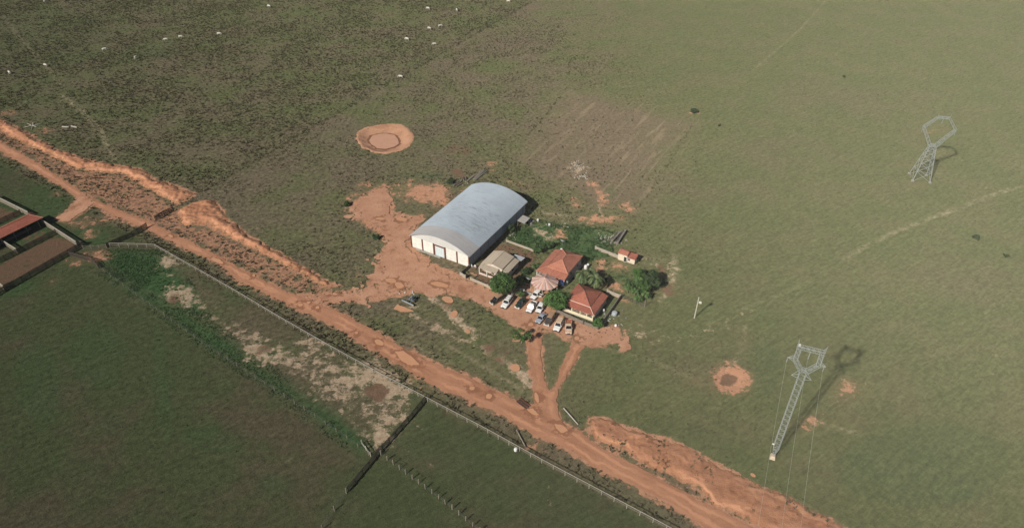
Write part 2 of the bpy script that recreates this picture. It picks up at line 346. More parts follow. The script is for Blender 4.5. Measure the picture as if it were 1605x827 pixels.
GREEN, OLIVE, BROWN, DEEP, LUSHC = (.094,.107,.048), (.113,.111,.057), (.122,.100,.068), (.058,.074,.033), (.042,.086,.033)
RED, TAN, UMB = (.46,.255,.165), (.50,.40,.29), (.165,.092,.060)
def ground_mat():
    m, t, b = new_mat('pasture_ground')
    big, mid, fine = nz(t, .011, 3), nz(t, .06, 6, .62), nz(t, .8, 7, .74)
    stk = nz(t, 1.0, 5, .65, stretch(t, R(35), .22, 1.1), 1.2); fi2 = nz(t, 2.6, 4, .75)
    a = {k: attr(t, k) for k in ('soil','pale','lush','umber','tone','deep','rows','verge','rough','track')}
    gcol = mixc(t, ramp(t, mid, .35, .68), GREEN, OLIVE)
    tn = mth(t, 'ADD', a['tone'], mth(t, 'MULTIPLY', mth(t, 'SUBTRACT', big, .5), .9))
    tn = mth(t, 'ADD', tn, mth(t, 'MULTIPLY', mth(t, 'SUBTRACT', mid, .5), mth(t, 'ADD', .7, mth(t, 'MULTIPLY', a['rough'], 1.0))))
    md2 = nz(t, .026, 4, .6); tn = mth(t, 'ADD', tn, mth(t, 'MULTIPLY', mth(t, 'SUBTRACT', md2, .5), .9))
    gcol = mixc(t, ramp(t, tn, .1, 1.0), gcol, BROWN)
    dcol = mixc(t, ramp(t, tn, .32, .62), DEEP, (.078,.070,.042))
    gcol = mixc(t, a['deep'], gcol, dcol)
    lu = ramp(t, mth(t, 'ADD', a['lush'], mth(t, 'MULTIPLY', mth(t, 'SUBTRACT', mid, .5), .9)), .2, .95)
    gcol = mixc(t, lu, gcol, LUSHC)
    # straw and dark blades at the scale of single plants
    val = mth(t, 'ADD', mth(t, 'MULTIPLY', mth(t, 'SUBTRACT', ramp(t, fine, .3, .7), .5), mth(t, 'ADD', .42, mth(t, 'MULTIPLY', a['rough'], .6))), .98)
    val = mth(t, 'MULTIPLY', val, mth(t, 'ADD', mth(t, 'MULTIPLY', ramp(t, stk, .3, .7), .34), .83))
    vcol = node(t, 'ShaderNodeCombineColor', {0: val, 1: val, 2: val}).outputs[0]
    gcol = mixc(t, 1.0, gcol, vcol, 'MULTIPLY')
    straw = ramp(t, mth(t, 'ADD', mth(t, 'MULTIPLY', stk, .5), mth(t, 'MULTIPLY', fi2, .5)), .57, .70)
    gcol = mixc(t, mth(t, 'MULTIPLY', straw, mth(t, 'SUBTRACT', .55, mth(t, 'MULTIPLY', a['deep'], .42))), gcol, (.27,.23,.15))
    # old furrows of the tilled plot
    rw = nz(t, 1.0, 4, .65, stretch(t, R(61), .05, .5), .6)
    gcol = mixc(t, mth(t, 'MULTIPLY', a['rows'], .38), gcol, (.160,.122,.082))
    gcol = mixc(t, mth(t, 'MULTIPLY', mth(t, 'MULTIPLY', a['rows'], fine), mth(t, 'MULTIPLY', ramp(t, rw, .52, .68), .6)), gcol, (.33,.26,.18))
    # soils
    n1 = nz(t, .42, 7, .72); n2 = nz(t, .13, 5, .6)
    e = mth(t, 'ADD', mth(t, 'MULTIPLY', mth(t, 'SUBTRACT', n1, .5), 2.6), mth(t, 'MULTIPLY', mth(t, 'SUBTRACT', n2, .5), 1.2))
    def msk(k, lo, hi): return ramp(t, mth(t, 'ADD', a[k], mth(t, 'MULTIPLY', e, ramp(t, a[k], .02, .35))), lo, hi)
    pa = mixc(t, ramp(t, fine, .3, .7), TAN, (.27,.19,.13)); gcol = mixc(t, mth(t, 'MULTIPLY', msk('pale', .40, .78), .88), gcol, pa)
    gcol = mixc(t, mth(t, 'MULTIPLY', mth(t, 'MULTIPLY', a['track'], 1.2, True), mth(t, 'ADD', .12, mth(t, 'MULTIPLY', ramp(t, n1, .44, .60), .88))), gcol, (.36,.29,.20))
    gcol = mixc(t, mth(t, 'MULTIPLY', ramp(t, a['soil'], .05, 1.), .55), gcol, (.25,.15,.095))
    so = mixc(t, ramp(t, fine, .3, .7), RED, (.33,.165,.10)); gcol = mixc(t, mth(t, 'MULTIPLY', msk('soil', .44, .72), .92), gcol, so)
    um = mixc(t, ramp(t, fine, .3, .7), UMB, (.11,.075,.05)); gcol = mixc(t, mth(t, 'MULTIPLY', msk('umber', .36, .72), .9), gcol, um)
    t.links.new(gcol, b.inputs['Base Color']); b.inputs['Roughness'].default_value = 1; b.inputs['Specular IOR Level'].default_value = .1
    b.inputs['Diffuse Roughness'].default_value = 1
    bump(t, b, mth(t, 'ADD', fine, mth(t, 'MULTIPLY', fi2, .5)), .9, .35)
    return m
M_GROUND = ground_mat()
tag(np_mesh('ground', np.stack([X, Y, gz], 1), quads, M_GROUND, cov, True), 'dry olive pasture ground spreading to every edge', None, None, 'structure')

def earth_mat(name, c1, c2, wetc, rut=True, b_st=.6, marg_=True):
    m, t, b = new_mat(name)
    n1, n2, n3 = nz(t, .16, 5, .6), nz(t, 1.3, 6, .7), nz(t, 6, 3, .7)
    cc = mixc(t, ramp(t, n1, .3, .7), c1, c2)
    cc = mixc(t, mth(t, 'MULTIPLY', ramp(t, n2, .48, .7), .45), cc, tuple(x * .74 for x in c2)); pw = ramp(t, mth(t, 'ADD', mth(t, 'MULTIPLY', n1, .6), mth(t, 'MULTIPLY', nz(t, .45, 5, .65), .5)), .60, .66); cc = mixc(t, mth(t, 'MULTIPLY', pw, .5 if marg_ else .2), cc, wetc)
    if rut:
        r = nz(t, 1, 3, .6, stretch(t, R(-33.7), .035, .75))
        cc = mixc(t, mth(t, 'MULTIPLY', ramp(t, r, .5, .66), .45), cc, tuple(x * .72 for x in c1))
        cc = mixc(t, mth(t, 'MULTIPLY', ramp(t, r, .48, .32), .3), cc, tuple(min(.6, x * 1.18) for x in c1))
    if rut:
        ed = attr(t, 'edge'); rn_ = mth(t, 'ADD', ed, mth(t, 'MULTIPLY', mth(t, 'SUBTRACT', n1, .5), 1.6)); r1 = mth(t, 'MULTIPLY', ramp(t, rn_, .7, 1.3), ramp(t, rn_, 2.2, 1.6)); br = ramp(t, nz(t, .09, 3), .35, .6)
        cc = mixc(t, mth(t, 'MULTIPLY', mth(t, 'MULTIPLY', r1, br), .8), cc, tuple(min(.6, x * 1.3) for x in c1)); r2 = ramp(t, rn_, 2.6, 3.3); cc = mixc(t, mth(t, 'MULTIPLY', r2, .35), cc, tuple(x * .72 for x in c2))
    w = ramp(t, mth(t, 'ADD', attr(t, 'wet'), mth(t, 'MULTIPLY', mth(t, 'SUBTRACT', nz(t, .5, 5, .65), .5), 3.4)), .4, .8)
    cc = mixc(t, mth(t, 'MULTIPLY', w, .85), cc, wetc)
    if marg_:
        ge = mth(t, 'ADD', mth(t, 'MULTIPLY', mth(t, 'SUBTRACT', 1.0, attr(t, 'edge')), .28), mth(t, 'MULTIPLY', mth(t, 'SUBTRACT', nz(t, .6, 7, .75), .5), 2.6))
        cc = mixc(t, mth(t, 'MULTIPLY', ramp(t, ge, .10, .42), .85), cc, mixc(t, ramp(t, n3, .35, .65), (.075,.085,.036), (.15,.115,.065)))
    t.links.new(cc, b.inputs['Base Color']); t.links.new(mth(t, 'SUBTRACT', .95, mth(t, 'MULTIPLY', w, .3)), b.inputs['Roughness'])
    b.inputs['Specular IOR Level'].default_value = .2
    bump(t, b, mth(t, 'ADD', n2, mth(t, 'MULTIPLY', n3, .4)), b_st, .25)
    return m
M_ROAD = earth_mat('road_earth', (.41,.206,.122), (.36,.172,.098), (.25,.112,.062), True, .5, False)
M_YARD = earth_mat('yard_earth', (.51,.285,.182), (.40,.205,.125), (.25,.115,.062), False)
M_BANK = earth_mat('bank_earth', (.47,.232,.134), (.38,.175,.096), (.30,.130,.068), True, .8)
M_PONDB = earth_mat('pond_earth', (.52,.295,.185), (.43,.23,.14), (.19,.085,.045), False, .6, False)
def water_mat(name, c, ro):
    m, t, b = new_mat(name); n = nz(t, .5, 3)
    t.links.new(mixc(t, ramp(t, n, .3, .7), c, tuple(x * .93 for x in c)), b.inputs['Base Color']); b.inputs['Roughness'].default_value = ro
    bump(t, b, nz(t, 3, 2), .04, .05); return m
M_WATER = water_mat('muddy_water', (.56,.315,.205), .3); M_PUD = water_mat('puddle_water', (.55,.29,.165), .25)

def sheet(name, field, P, res, zfn, mat, label, wet=True, marg=3, wetfn=None):
    lo, hi = P.min(0) - marg, P.max(0) + marg
    lo[1] = max(lo[1], 52)
    xs, ys = np.arange(lo[0], hi[0], res), np.arange(lo[1], hi[1], res)
    X, Y = np.meshgrid(xs, ys); f = field(X, Y)
    fc = (f[:-1, :-1] + f[1:, :-1] + f[:-1, 1:] + f[1:, 1:]) / 4; keep = fc > 0
    id_ = np.arange(X.size).reshape(X.shape)
    q = np.stack([id_[:-1, :-1], id_[:-1, 1:], id_[1:, 1:], id_[1:, :-1]], -1)[keep]
    gy_, gx_ = np.gradient(f, res); cnt = np.zeros(X.size); np.add.at(cnt, q.ravel(), 1)
    bd = (cnt > 0) & (cnt < 4); x, y, ff = X.ravel().copy(), Y.ravel().copy(), f.ravel()
    g2 = gx_.ravel() ** 2 + gy_.ravel() ** 2 + 1e-6
    st = np.clip(ff / g2, -3, 3); dx, dy = -st * gx_.ravel(), -st * gy_.ravel(); ln = np.hypot(dx, dy) + 1e-9; k = np.minimum(1, .75 * res / ln)
    x[bd] += (dx * k)[bd]; y[bd] += (dy * k)[bd]
    u, inv = np.unique(q.ravel(), return_inverse=True); q = inv.reshape(-1, 4); x, y, ff = x[u], y[u], ff[u]
    V = np.stack([x, y, zfn(x, y, ff)], 1)
    at = {}
    if wet: at['wet'] = wetfn(x, y, ff) if wetfn else np.clip(.9 + puddle_field(x, y) / 2.8, 0, 1)
    if wet: at['edge'] = np.clip(ff, 0, 6)
    return tag(np_mesh(name, V, q, mat, at, True), label, None, None, 'structure')
def ragged(P, amp, sc=.5, bias=0):
    return lambda X, Y: masked(X, Y, P, 8) + (fbm(X, Y, sc, 4, 21) - .5) * 2 * amp + bias
sheet('dirt_road', ragged(P_ROAD, .8, .45), P_ROAD, .33, lambda x, y, f: .012 + .05 * np.clip(f, 0, 1) * fbm(x, y, .8, 2, 4), M_ROAD, 'long red dirt road crossing the farm from upper left to lower right')
def yard_field(X, Y):
    s = masked(X, Y, P_YARD, 8); n = (fbm(X, Y, .13, 3, 61) - .5) * 18 + (fbm(X, Y, .5, 4, 62) - .5) * 12
    return s + n * np.clip(1.1 - s / 7, .15, 1) * np.where(masked(X, Y, P_LOT, 6) > -4, .25, 1) + .3 - 6 * np.clip(.6 + masked(X, Y, P_ISLE, 5) / 3, 0, 1) - 5 * np.clip(.4 + masked(X, Y, P_ISLE2, 5) / 3, 0, 1)
P_ISLE = gp([(650,390),(676,398),(700,418),(722,430),(716,436),(690,426),(664,412)]); P_ISLE2 = ell(625,322,10,6)
P_LOT = gp([(745,445),(790,450),(850,450),(870,487),(965,513),(940,540),(846,520),(798,500),(750,470)])
sheet('dirt_yard', yard_field, P_YARD, .33, lambda x, y, f: .075 + .03 * np.clip(f, 0, 1) * fbm(x, y, .8, 2, 4), M_YARD, 'pale bare earth yard in front of warehouse and houses')
sheet('farm_track', ragged(P_DRIVE, 1.0), P_DRIVE, .3, lambda x, y, f: .07 + .0 * x, M_ROAD, 'forked red earth drive joining the houses to the road')
sheet('corral_track', ragged(P_BRANCH, 1.2, .4), P_BRANCH, .35, lambda x, y, f: .07 + .0 * x, M_YARD, 'short pale earth track leading from road to cattle yard')
def bank_z(hh, sc=.28):
    def z(x, y, f):
        pr = np.clip(f / 2.4, 0, 1) ** .8
        lumps = .45 + 1.0 * fbm(x, y, sc, 4, 8); gul = np.abs(fbm(x, y, .55, 3, 14) - .5) * 2
        return -.1 + hh * pr * lumps * (.55 + .9 * gul) + .25 * pr * fbm(x, y, 1.3, 2, 9)
    return z
for P, hh, lb in ((P_BANK1, 1.1, 'orange spoil bank heaped beside the ditch at far left'), (P_BANK2, 1.1, 'orange earth bank beside the road, left of the warehouse'), (P_BANK3, .38, 'broad eroded orange bank beside the road at lower right')):
    sheet('earth_bank', ragged(P, 1.8, .3), P, .4, bank_z(hh), M_BANK, lb, True, 3, lambda x, y, f: .75 * (1 - sstep(.2, 1.6, f)) * fbm(x, y, .4, 3, 6) + .35 * sstep(.58, .7, fbm(x, y, .3, 3, 16)))
# stock pond dug into the pasture
def pond_z(x, y, f):
    w = np.minimum(masked(x, y, P_WATER, 14), 0); a = np.clip(f / np.maximum(f - w, .1), 0, 1)
    return -.02 + .22 * sstep(0, .5, f) - 1.05 * sstep(.03, .9, a) + .10 * (fbm(x, y, 1.2, 3) - .5)
sheet('pond_bank', ragged(P_POND, .7, .5, .6), P_POND, .4, pond_z, M_PONDB, 'steep bare earth side of the round stock pond', True, 3, lambda x, y, f: 2.0 * np.clip(1.0 + masked(x, y, P_WATER, 8) / 1.5, 0, 1))
sheet('pond_water', ragged(P_WATER, .25, .5, .1), P_WATER, .4, lambda x, y, f: -.70 + 0 * x, M_WATER, 'still peach coloured muddy water in the round pond', False)
for P in PUDDLES:
    onroad = True
    sheet('puddle', ragged(P, .28, .8), P, .2, lambda x, y, f: .125 + 0 * x, M_PUD, 'shallow orange muddy puddle lying on bare earth', False, 1.5)
# ================================================================== GRASS TUFTS (uncountable: one object)
def in_view(x, y, m=6):
    dz = y * _cp + CAM_H * _sp; a = x / dz; b = (y * _sp - CAM_H * _cp) / dz
    return (np.abs(a) < PW / 2 / FPX + .02) & (np.abs(b) < PH / 2 / FPX + .02)
def tuft_mat():
    m, t, b = new_mat('tuft_grass')
    r = attr(t, 'rnd'); n = nz(t, .05, 3); tn = attr(t, 'tone'); dp = attr(t, 'deep'); lu = attr(t, 'lush')
    c = mixc(t, ramp(t, n, .35, .65), (.076,.086,.038), (.094,.090,.048)); c = mixc(t, tn, c, (.104,.086,.058)); c = mixc(t, dp, c, (.056,.060,.032)); c = mixc(t, lu, c, (.040,.095,.026))
    c = mixc(t, mth(t, 'MULTIPLY', ramp(t, r, .80, .97), mth(t, 'SUBTRACT', .8, mth(t, 'MULTIPLY', dp, .5))), c, (.24,.20,.12)); c = mixc(t, ramp(t, r, .25, .0), c, (.05,.055,.026))
    t.links.new(c, b.inputs['Base Color']); b.inputs['Roughness'].default_value = .9; b.inputs['Specular IOR Level'].default_value = .1
    return m
M_TUFT = tuft_mat()
BUILT = []          # ground taken by buildings: (v0, v1, u0, u1)
for q in ((-114.5,-93,135,171),(-89.5,-79.8,133.5,146),(-74.5,-63.5,141,155),(-60.5,-50.5,131.5,142),(-57,-50,160,164)): BUILT.append(q)
def blocked(x, y):
    v = x * cos(AV) + y * sin(AV); u = -x * sin(AV) + y * cos(AV); r = np.zeros(x.shape, bool)
    for a, b, c, d in BUILT: r |= (v > a) & (v < b) & (u > c) & (u < d)
    return r
def blades(px, py, pz, size, hgt, nb, lean, w):
    n = len(px); an = rng.uniform(0, 2 * pi, (n, nb)); sp = rng.uniform(.15, 1, (n, nb)) * lean
    s = size[:, None] * rng.uniform(.7, 1.2, (n, nb)); h = hgt[:, None] * rng.uniform(.6, 1.15, (n, nb))
    ca, sa = np.cos(an), np.sin(an)
    r0 = .18 * s; bx = px[:, None] + ca * r0; by = py[:, None] + sa * r0
    tx = px[:, None] + ca * (r0 + s * sp); ty = py[:, None] + sa * (r0 + s * sp); ww = w * s
    z0 = pz[:, None] + 0 * s
    A = np.stack([bx - sa * ww, by + ca * ww, z0], -1); B = np.stack([bx + sa * ww, by - ca * ww, z0], -1)
    T1 = np.stack([tx + sa * ww * .5, ty - ca * ww * .5, z0 + h], -1); T2 = np.stack([tx - sa * ww * .5, ty + ca * ww * .5, z0 + h * .92], -1)
    V = np.stack([A, B, T1, T2], 2).reshape(-1, 3)
    return V, np.arange(len(V)).reshape(-1, 4)
LINES = [gp([(828,212),(850,185),(880,150),(906,116)]), gp([(1086,190),(1060,235),(1030,285),(1000,325)])]
def scatter_tufts():
    N = 1000000
    b_ = rng.uniform(-PH / 2 / FPX - .02, PH / 2 / FPX + .02, N)
    y = rng.uniform(70, 450, N); x = rng.uniform(-330, 330, N)
    k = in_view(x, y); x, y = x[k], y[k]
    c = cover(x, y)
    sA = side(x, y, l5a, l5b); sD = side(x, y, rfa, rfb)
    cl = fbm(x, y, .055, 4, 31); cl2 = fbm(x, y, .25, 3, 33)
    d = np.where(sA > 0, 0.07 + .40 * sstep(.30, .64, .6 * cl + .4 * cl2), .012 + (.06 + .30 * c['rough']) * sstep(.38, .66, .6 * cl + .4 * cl2))                   # field beyond the wire fence is the roughest
    rightside = (sA < 0) & (sD > 0)
    d = np.where(rightside & (y < 175), np.maximum(d, .50 * sstep(.34, .56, cl)) * sstep(90, 25, x) + .02, d)
    d = np.maximum(d, .75 * (np.abs(sA - .4) < .8) * sstep(.35, .5, cl2))
    for ln in LINES: d = np.maximum(d, .6 * (masked(x, y, ln, 3, sdl, 99.) < .7) * sstep(.35, .5, cl2))
    d = np.where(sD < 0, .07 * sstep(.4, .6, cl), d)
    d = np.maximum(d, c['verge'] * .75 * sstep(.3, .5, cl2)); d = np.maximum(d, c['lush'] * (.25 + .5 * (c['lush'] > .9)) * (sD > -60))
    d = d * np.clip(1 - np.maximum(c['soil'] * .95, np.maximum(c['pale'] * .8, c['umber'] * .75)), 0, 1) * np.where(c['rows'] > .5, .35, 1)
    for P, mg in ((P_ROAD, .3), (P_DRIVE, .2), (P_YARD, -1.2), (P_BANK1, -1), (P_BANK2, -1), (P_BANK3, -1), (P_POND, .3), (P_BRANCH, 0)):
        d = np.where(masked(x, y, P, 3) > -mg, 0, d)
    for P in PUDDLES: d = np.where(masked(x, y, P, 2) > -.4, 0, d)
    d = np.where(blocked(x, y), 0, d)
    k = rng.random(len(x)) < d; x, y = x[k], y[k]; c = {q: v[k] for q, v in c.items()}; sD = sD[k]; sA = sA[k]
    n = len(x); big = rng.random(n) ** 2.2
    size = .13 + .36 * big; hgt = .12 + .40 * big
    rough = np.where((sA > 0) | (c['verge'] > .4), 1.15, .95); lushc = (c['lush'] > .85) & (sD > -40)
    size = size * rough * np.where(sD < 0, .8, 1) * np.where(lushc, 1.25, 1); hgt = hgt * (.5 + .5 * np.clip(c['rough'] + c['verge'], 0, 1)) * rough * np.where(sD < 0, .6, 1) * np.where(lushc, 1.5, 1)
    V, Q = blades(x, y, np.full(n, -.1), size, hgt, 8, .95, .32)
    rep = lambda a: np.repeat(a, 32)
    o = np_mesh('grass_tufts', V, Q, M_TUFT, {'rnd': rep(np.clip(rng.random(n) * .8 + .1, 0, 1)) * .8 + .2 * rng.random(n * 32), 'tone': rep(c['tone']), 'deep': rep(c['deep']), 'lush': rep(sstep(.3, .9, c['lush']))})
    tag(o, 'rough tufts of grass scattered across the pasture', 'grass', None, 'stuff'); print('tufts', n)
scatter_tufts()
def scatter_bank_scrub():
    n0 = 9000; P = P_BANK3; q = []
    for P, k in ((P_BANK1, .10), (P_BANK2, .12), (P_BANK3, .16), (VERGE[0], .55)):
        lo, hi = P.min(0), P.max(0); x, y = rng.uniform(lo[0], hi[0], 14000), rng.uniform(lo[1], hi[1], 14000)
        s = masked(x, y, P, 2); cl = fbm(x, y, .22, 3, 41)
        ok = (s > .6) & (rng.random(len(x)) < k * sstep(.46, .6, cl)) & in_view(x, y) & (masked(x, y, P_ROAD, 3) < -.3); q.append(np.stack([x[ok], y[ok], np.where(P is VERGE[0], 0, .15) + 0 * x[ok]], 1))
    q = np.concatenate(q); n = len(q); big = rng.random(n)
    V, Q = blades(q[:, 0], q[:, 1], q[:, 2] - .1, .2 + .3 * big, .25 + .35 * big, 7, .9, .3)
    o = np_mesh('roadside_scrub', V, Q, M_TUFT, {'rnd': np.repeat(.3 + .6 * rng.random(n), 28), 'tone': np.repeat(.7 + 0 * big, 28), 'deep': np.zeros(n * 28), 'lush': np.zeros(n * 28)})
    tag(o, 'sparse dry scrub sprouting along the earth banks', 'scrub', None, 'stuff')
scatter_bank_scrub()

# ================================================================== BUILDINGS
M_ROOFB = None
def sheet_metal(name, c, c2, rz, per, seam=True, strength=.35):
    """ribbed roofing: ribs run across, sheet laps show as thin dark broken lines"""
    m, t, b = new_mat(name)
    n1, n2 = nz(t, .12, 4), nz(t, 1.2, 5, .65)
    cc = mixc(t, ramp(t, n1, .3, .7), c, c2)
    st = nz(t, 1, 4, .6, stretch(t, rz, .10, 1.3)); cc = mixc(t, mth(t, 'MULTIPLY', ramp(t, st, .45, .7), strength), cc, tuple(x * .84 for x in c2))
    cc = mixc(t, mth(t, 'MULTIPLY', ramp(t, n2, .5, .8), .25), cc, tuple(x * .75 for x in c2))
    ru = nz(t, 1, 5, .7, stretch(t, rz, .08, .5)); cc = mixc(t, mth(t, 'MULTIPLY', ramp(t, ru, .56, .74), .2), cc, (.30,.24,.19))
    if seam:
        lp = nz(t, 1, 2, .5, stretch(t, rz, .30, 4.5)); g2 = nz(t, .07, 3)
        cc = mixc(t, mth(t, 'MULTIPLY', ramp(t, mth(t, 'ADD', lp, mth(t, 'MULTIPLY', mth(t, 'SUBTRACT', g2, .5), .5)), .665, .70), .5), cc, (.09,.09,.10))
    t.links.new(cc, b.inputs['Base Color']); b.inputs['Roughness'].default_value = .75; b.inputs['Specular IOR Level'].default_value = .15; b.inputs['Diffuse Roughness'].default_value = .8
    w = node(t, 'ShaderNodeTexWave', {'Scale': per, 'Distortion': .0}, wave_type='BANDS', bands_direction='Y'); t.links.new(stretch(t, 0, 1, 1), w.inputs['Vector'])
    bump(t, b, w.outputs['Fac'], .25, .04); return m
def tile_mat(name, c, c2, c3):
    m, t, b = new_mat(name)
    n1, n2, n3 = nz(t, .35, 5, .65), nz(t, 2.6, 4, .7), nz(t, 7, 2)
    cc = mixc(t, ramp(t, n1, .35, .65), c, c2); cc = mixc(t, mth(t, 'MULTIPLY', ramp(t, n2, .48, .66), .8), cc, c3); cc = mixc(t, mth(t, 'MULTIPLY', ramp(t, nz(t, .8, 5, .7), .54, .66), .55), cc, c3)
    cc = mixc(t, mth(t, 'MULTIPLY', ramp(t, n3, .5, .75), .3), cc, tuple(min(.7, x * 1.5) for x in c))
    t.links.new(cc, b.inputs['Base Color']); b.inputs['Roughness'].default_value = .85; b.inputs['Specular IOR Level'].default_value = .2
    bump(t, b, n2, .5, .12); return m
def wall_mat(name, c, dirt, low=1.0):
    """painted masonry, splashed with red mud near its foot"""
    m, t, b = new_mat(name)
    n1, n2 = nz(t, .8, 5, .65), nz(t, 4, 4, .7)
    cc = mixc(t, ramp(t, n1, .35, .7), c, tuple(x * .82 for x in c))
    sx = node(t, 'ShaderNodeSeparateXYZ', {0: coords(t)}).outputs[2]
    cc = mixc(t, mth(t, 'MULTIPLY', ramp(t, mth(t, 'ADD', sx, mth(t, 'MULTIPLY', n2, .8)), low + .5, .2), .7), cc, dirt)
    t.links.new(cc, b.inputs['Base Color']); b.inputs['Roughness'].default_value = .85; b.inputs['Specular IOR Level'].default_value = .2; return m
DUST = (.36,.18,.10)
M_CREAM = wall_mat('cream_paint', (.74,.72,.66), DUST, .3); M_GREYW = wall_mat('grey_blue_block', (.38,.42,.46), (.25,.2,.17))
M_RUST = plain('red_oxide_steel', (.16,.055,.035), .6, .3); M_DARKW = plain('dark_timber', (.060,.046,.036), .85, .4, 2.5); M_GREYT = plain('weathered_timber', (.26,.22,.17), .9, .35, 2.5)
M_WHITE = plain('white_paint', (.78,.76,.70), .5, .15); M_WHITEW = plain('whitewashed_timber', (.44,.41,.34), .8, .3, 3); M_GLASS = plain('window_glass', (.03,.04,.05), .15, .2)
M_STEELG = plain('galvanised_steel', (.48,.50,.50), .45, .2, 2, .5); M_DOORM = plain('pale_blue_door_steel', (.62,.70,.72), .5, .15); M_DARK = plain('dark_rubber', (.02,.02,.02), .8, .2)
M_CONC = plain('weathered_concrete', (.36,.34,.31), .9, .3, 2, bmp=.3)

# ---- warehouse ----------------------------------------------------------------
def warehouse():
    W, D, E, RISE = 21.2, 34.6, 4.3, 3.15
    w = thing('warehouse', F(-103.8, 135.9), 'big grain warehouse with pale blue barrel roof and cream front', 'warehouse', AV)
    mr = sheet_metal('barrel_roof_steel', (.33,.385,.44), (.29,.34,.39), 0, 1.0); mr2 = sheet_metal('front_roof_steel', (.33,.33,.335), (.30,.30,.31), 0, 1.0, False, .5); mg = sheet_metal('gable_steel', (.56,.56,.54), (.50,.50,.48), R(90), 1.0, False)
    def arc(k, n, ov=.45, dz=0.0):
        """point k of n on the roof arch"""
        h = W / 2 + ov; r = (h * h + RISE * RISE) / (2 * RISE); a0 = math.asin(h / r); a = -a0 + 2 * a0 * k / n
        return (r + dz) * sin(a), E - .05 + RISE - r + (r + dz) * cos(a)
    n = 28
    def shell(y0, y1, mat, name, lift=0.0, ny=10):
        b = MB()
        for top in (1, 0):
            off = len(b.v)
            vs = [(arc(k, n, .45, lift if top else lift - .10)[0], y0 + (y1 - y0) * j / ny, arc(k, n, .45, lift if top else lift - .10)[1]) for j in range(ny + 1) for k in range(n + 1)]
            fs = [tuple(c if top else c for c in ((j * (n + 1) + k, j * (n + 1) + k + 1, (j + 1) * (n + 1) + k + 1, (j + 1) * (n + 1) + k))) for j in range(ny) for k in range(n)]
            b.add(vs, fs if top else [f[::-1] for f in fs])
        N = (ny + 1) * (n + 1); rim = []; b.v += list(b.v)
        for k in range(n): rim += [(k + 1, k, N + k, N + k + 1), (ny * (n + 1) + k, ny * (n + 1) + k + 1, N + ny * (n + 1) + k + 1, N + ny * (n + 1) + k)]
        for j in range(ny): rim += [(j * (n + 1), (j + 1) * (n + 1), N + (j + 1) * (n + 1), N + j * (n + 1)), ((j + 1) * (n + 1) + n, j * (n + 1) + n, N + j * (n + 1) + n, N + (j + 1) * (n + 1) + n)]
        b.f += [tuple(i + 2 * N for i in f) for f in rim]; b.m += [0] * len(rim)
        return b.build(name, mat, w, smooth=True)
    r1 = shell(5.0, D + .5, mr, 'roof'); r2 = shell(-.55, 5.0, mr2, 'front_roof', 0.0, 3)
    tag(r2, 'smoother grey front bay of the barrel roof')
    g1 = MB()                                                     # gables (sheeted) front and back
    for y, nm in ((-.02, 'gable'), (D + .02, 'gable')):
        pts = [arc(k, n, 0, -.18) for k in range(n + 1)]; b = MB(); m_ = len(pts)
        vs = [(x, y - .05, z) for x, z in pts] + [(x, y + .05, z) for x, z in pts]
        b.add(vs, [tuple(range(m_)), tuple(range(2 * m_ - 1, m_ - 1, -1))] + [(k + 1, k, m_ + k, m_ + k + 1) for k in range(m_ - 1)] + [(0, m_ - 1, 2 * m_ - 1, m_)])
        b.build('gable', mg, w)
    hx = W / 2; bay = W / 5
    for i in range(5):                                             # front wall bays; the middle one is the door
        x0, x1 = -hx + i * bay, -hx + (i + 1) * bay
        if i == 2: continue
        b = MB(); b.box(((x0 + x1) / 2, .05, 2.15), (bay - .42, .22, 4.28)); b.build('front_wall_panel', M_CREAM, w)
    for i in range(6):
        x = -hx + i * bay; b = MB(); b.box((x, -.03, 2.14), (.40, .40, 4.28)); b.build('column', M_RUST, w)
    d = MB(); d.box((0, .0, 1.85), (bay - .9, .10, 3.6)); dr = d.build('door', M_DOORM, w)
    rb = MB()
    for k in range(5): rb.box((-1.4 + .7 * k, -.075, 1.85), (.06, .04, 3.5))
    rb.build('door_rib', M_DOORM, dr)
    fr = MB(); fr.box((0, -.06, 3.86), (bay - .45, .22, .42)); fr.box((-bay / 2 + .32, -.06, 1.82), (.2, .22, 3.64)); fr.box((bay / 2 - .32, -.06, 1.82), (.2, .22, 3.64)); fr.build('door_frame', M_RUST, w)
    for sgn in (-1, 1):
        b = MB(); b.box((sgn * (hx - .1), D / 2, 2.1), (.22, D - .5, 4.18)); sw = b.build('side_wall', M_GREYW, w)
        for k in range(8): p = MB(); p.box((sgn * (hx + .05), 2.2 + k * 4.35, 2.1), (.12, .32, 4.15)); p.build('pilaster', M_CONC, sw)
    b = MB(); b.box((0, D - .1, 2.1), (W - .5, .22, 4.18)); b.build('back_wall', M_GREYW, w)
    b = MB(); b.box((hx + .45, D / 2, 4.12), (.12, D + .8, .16)); b.build('gutter', M_STEELG, w)
    f = MB(); f.box((-4, -.55, .12), (9, .5, .3)); f.build('footing', M_CONC, w)
warehouse()

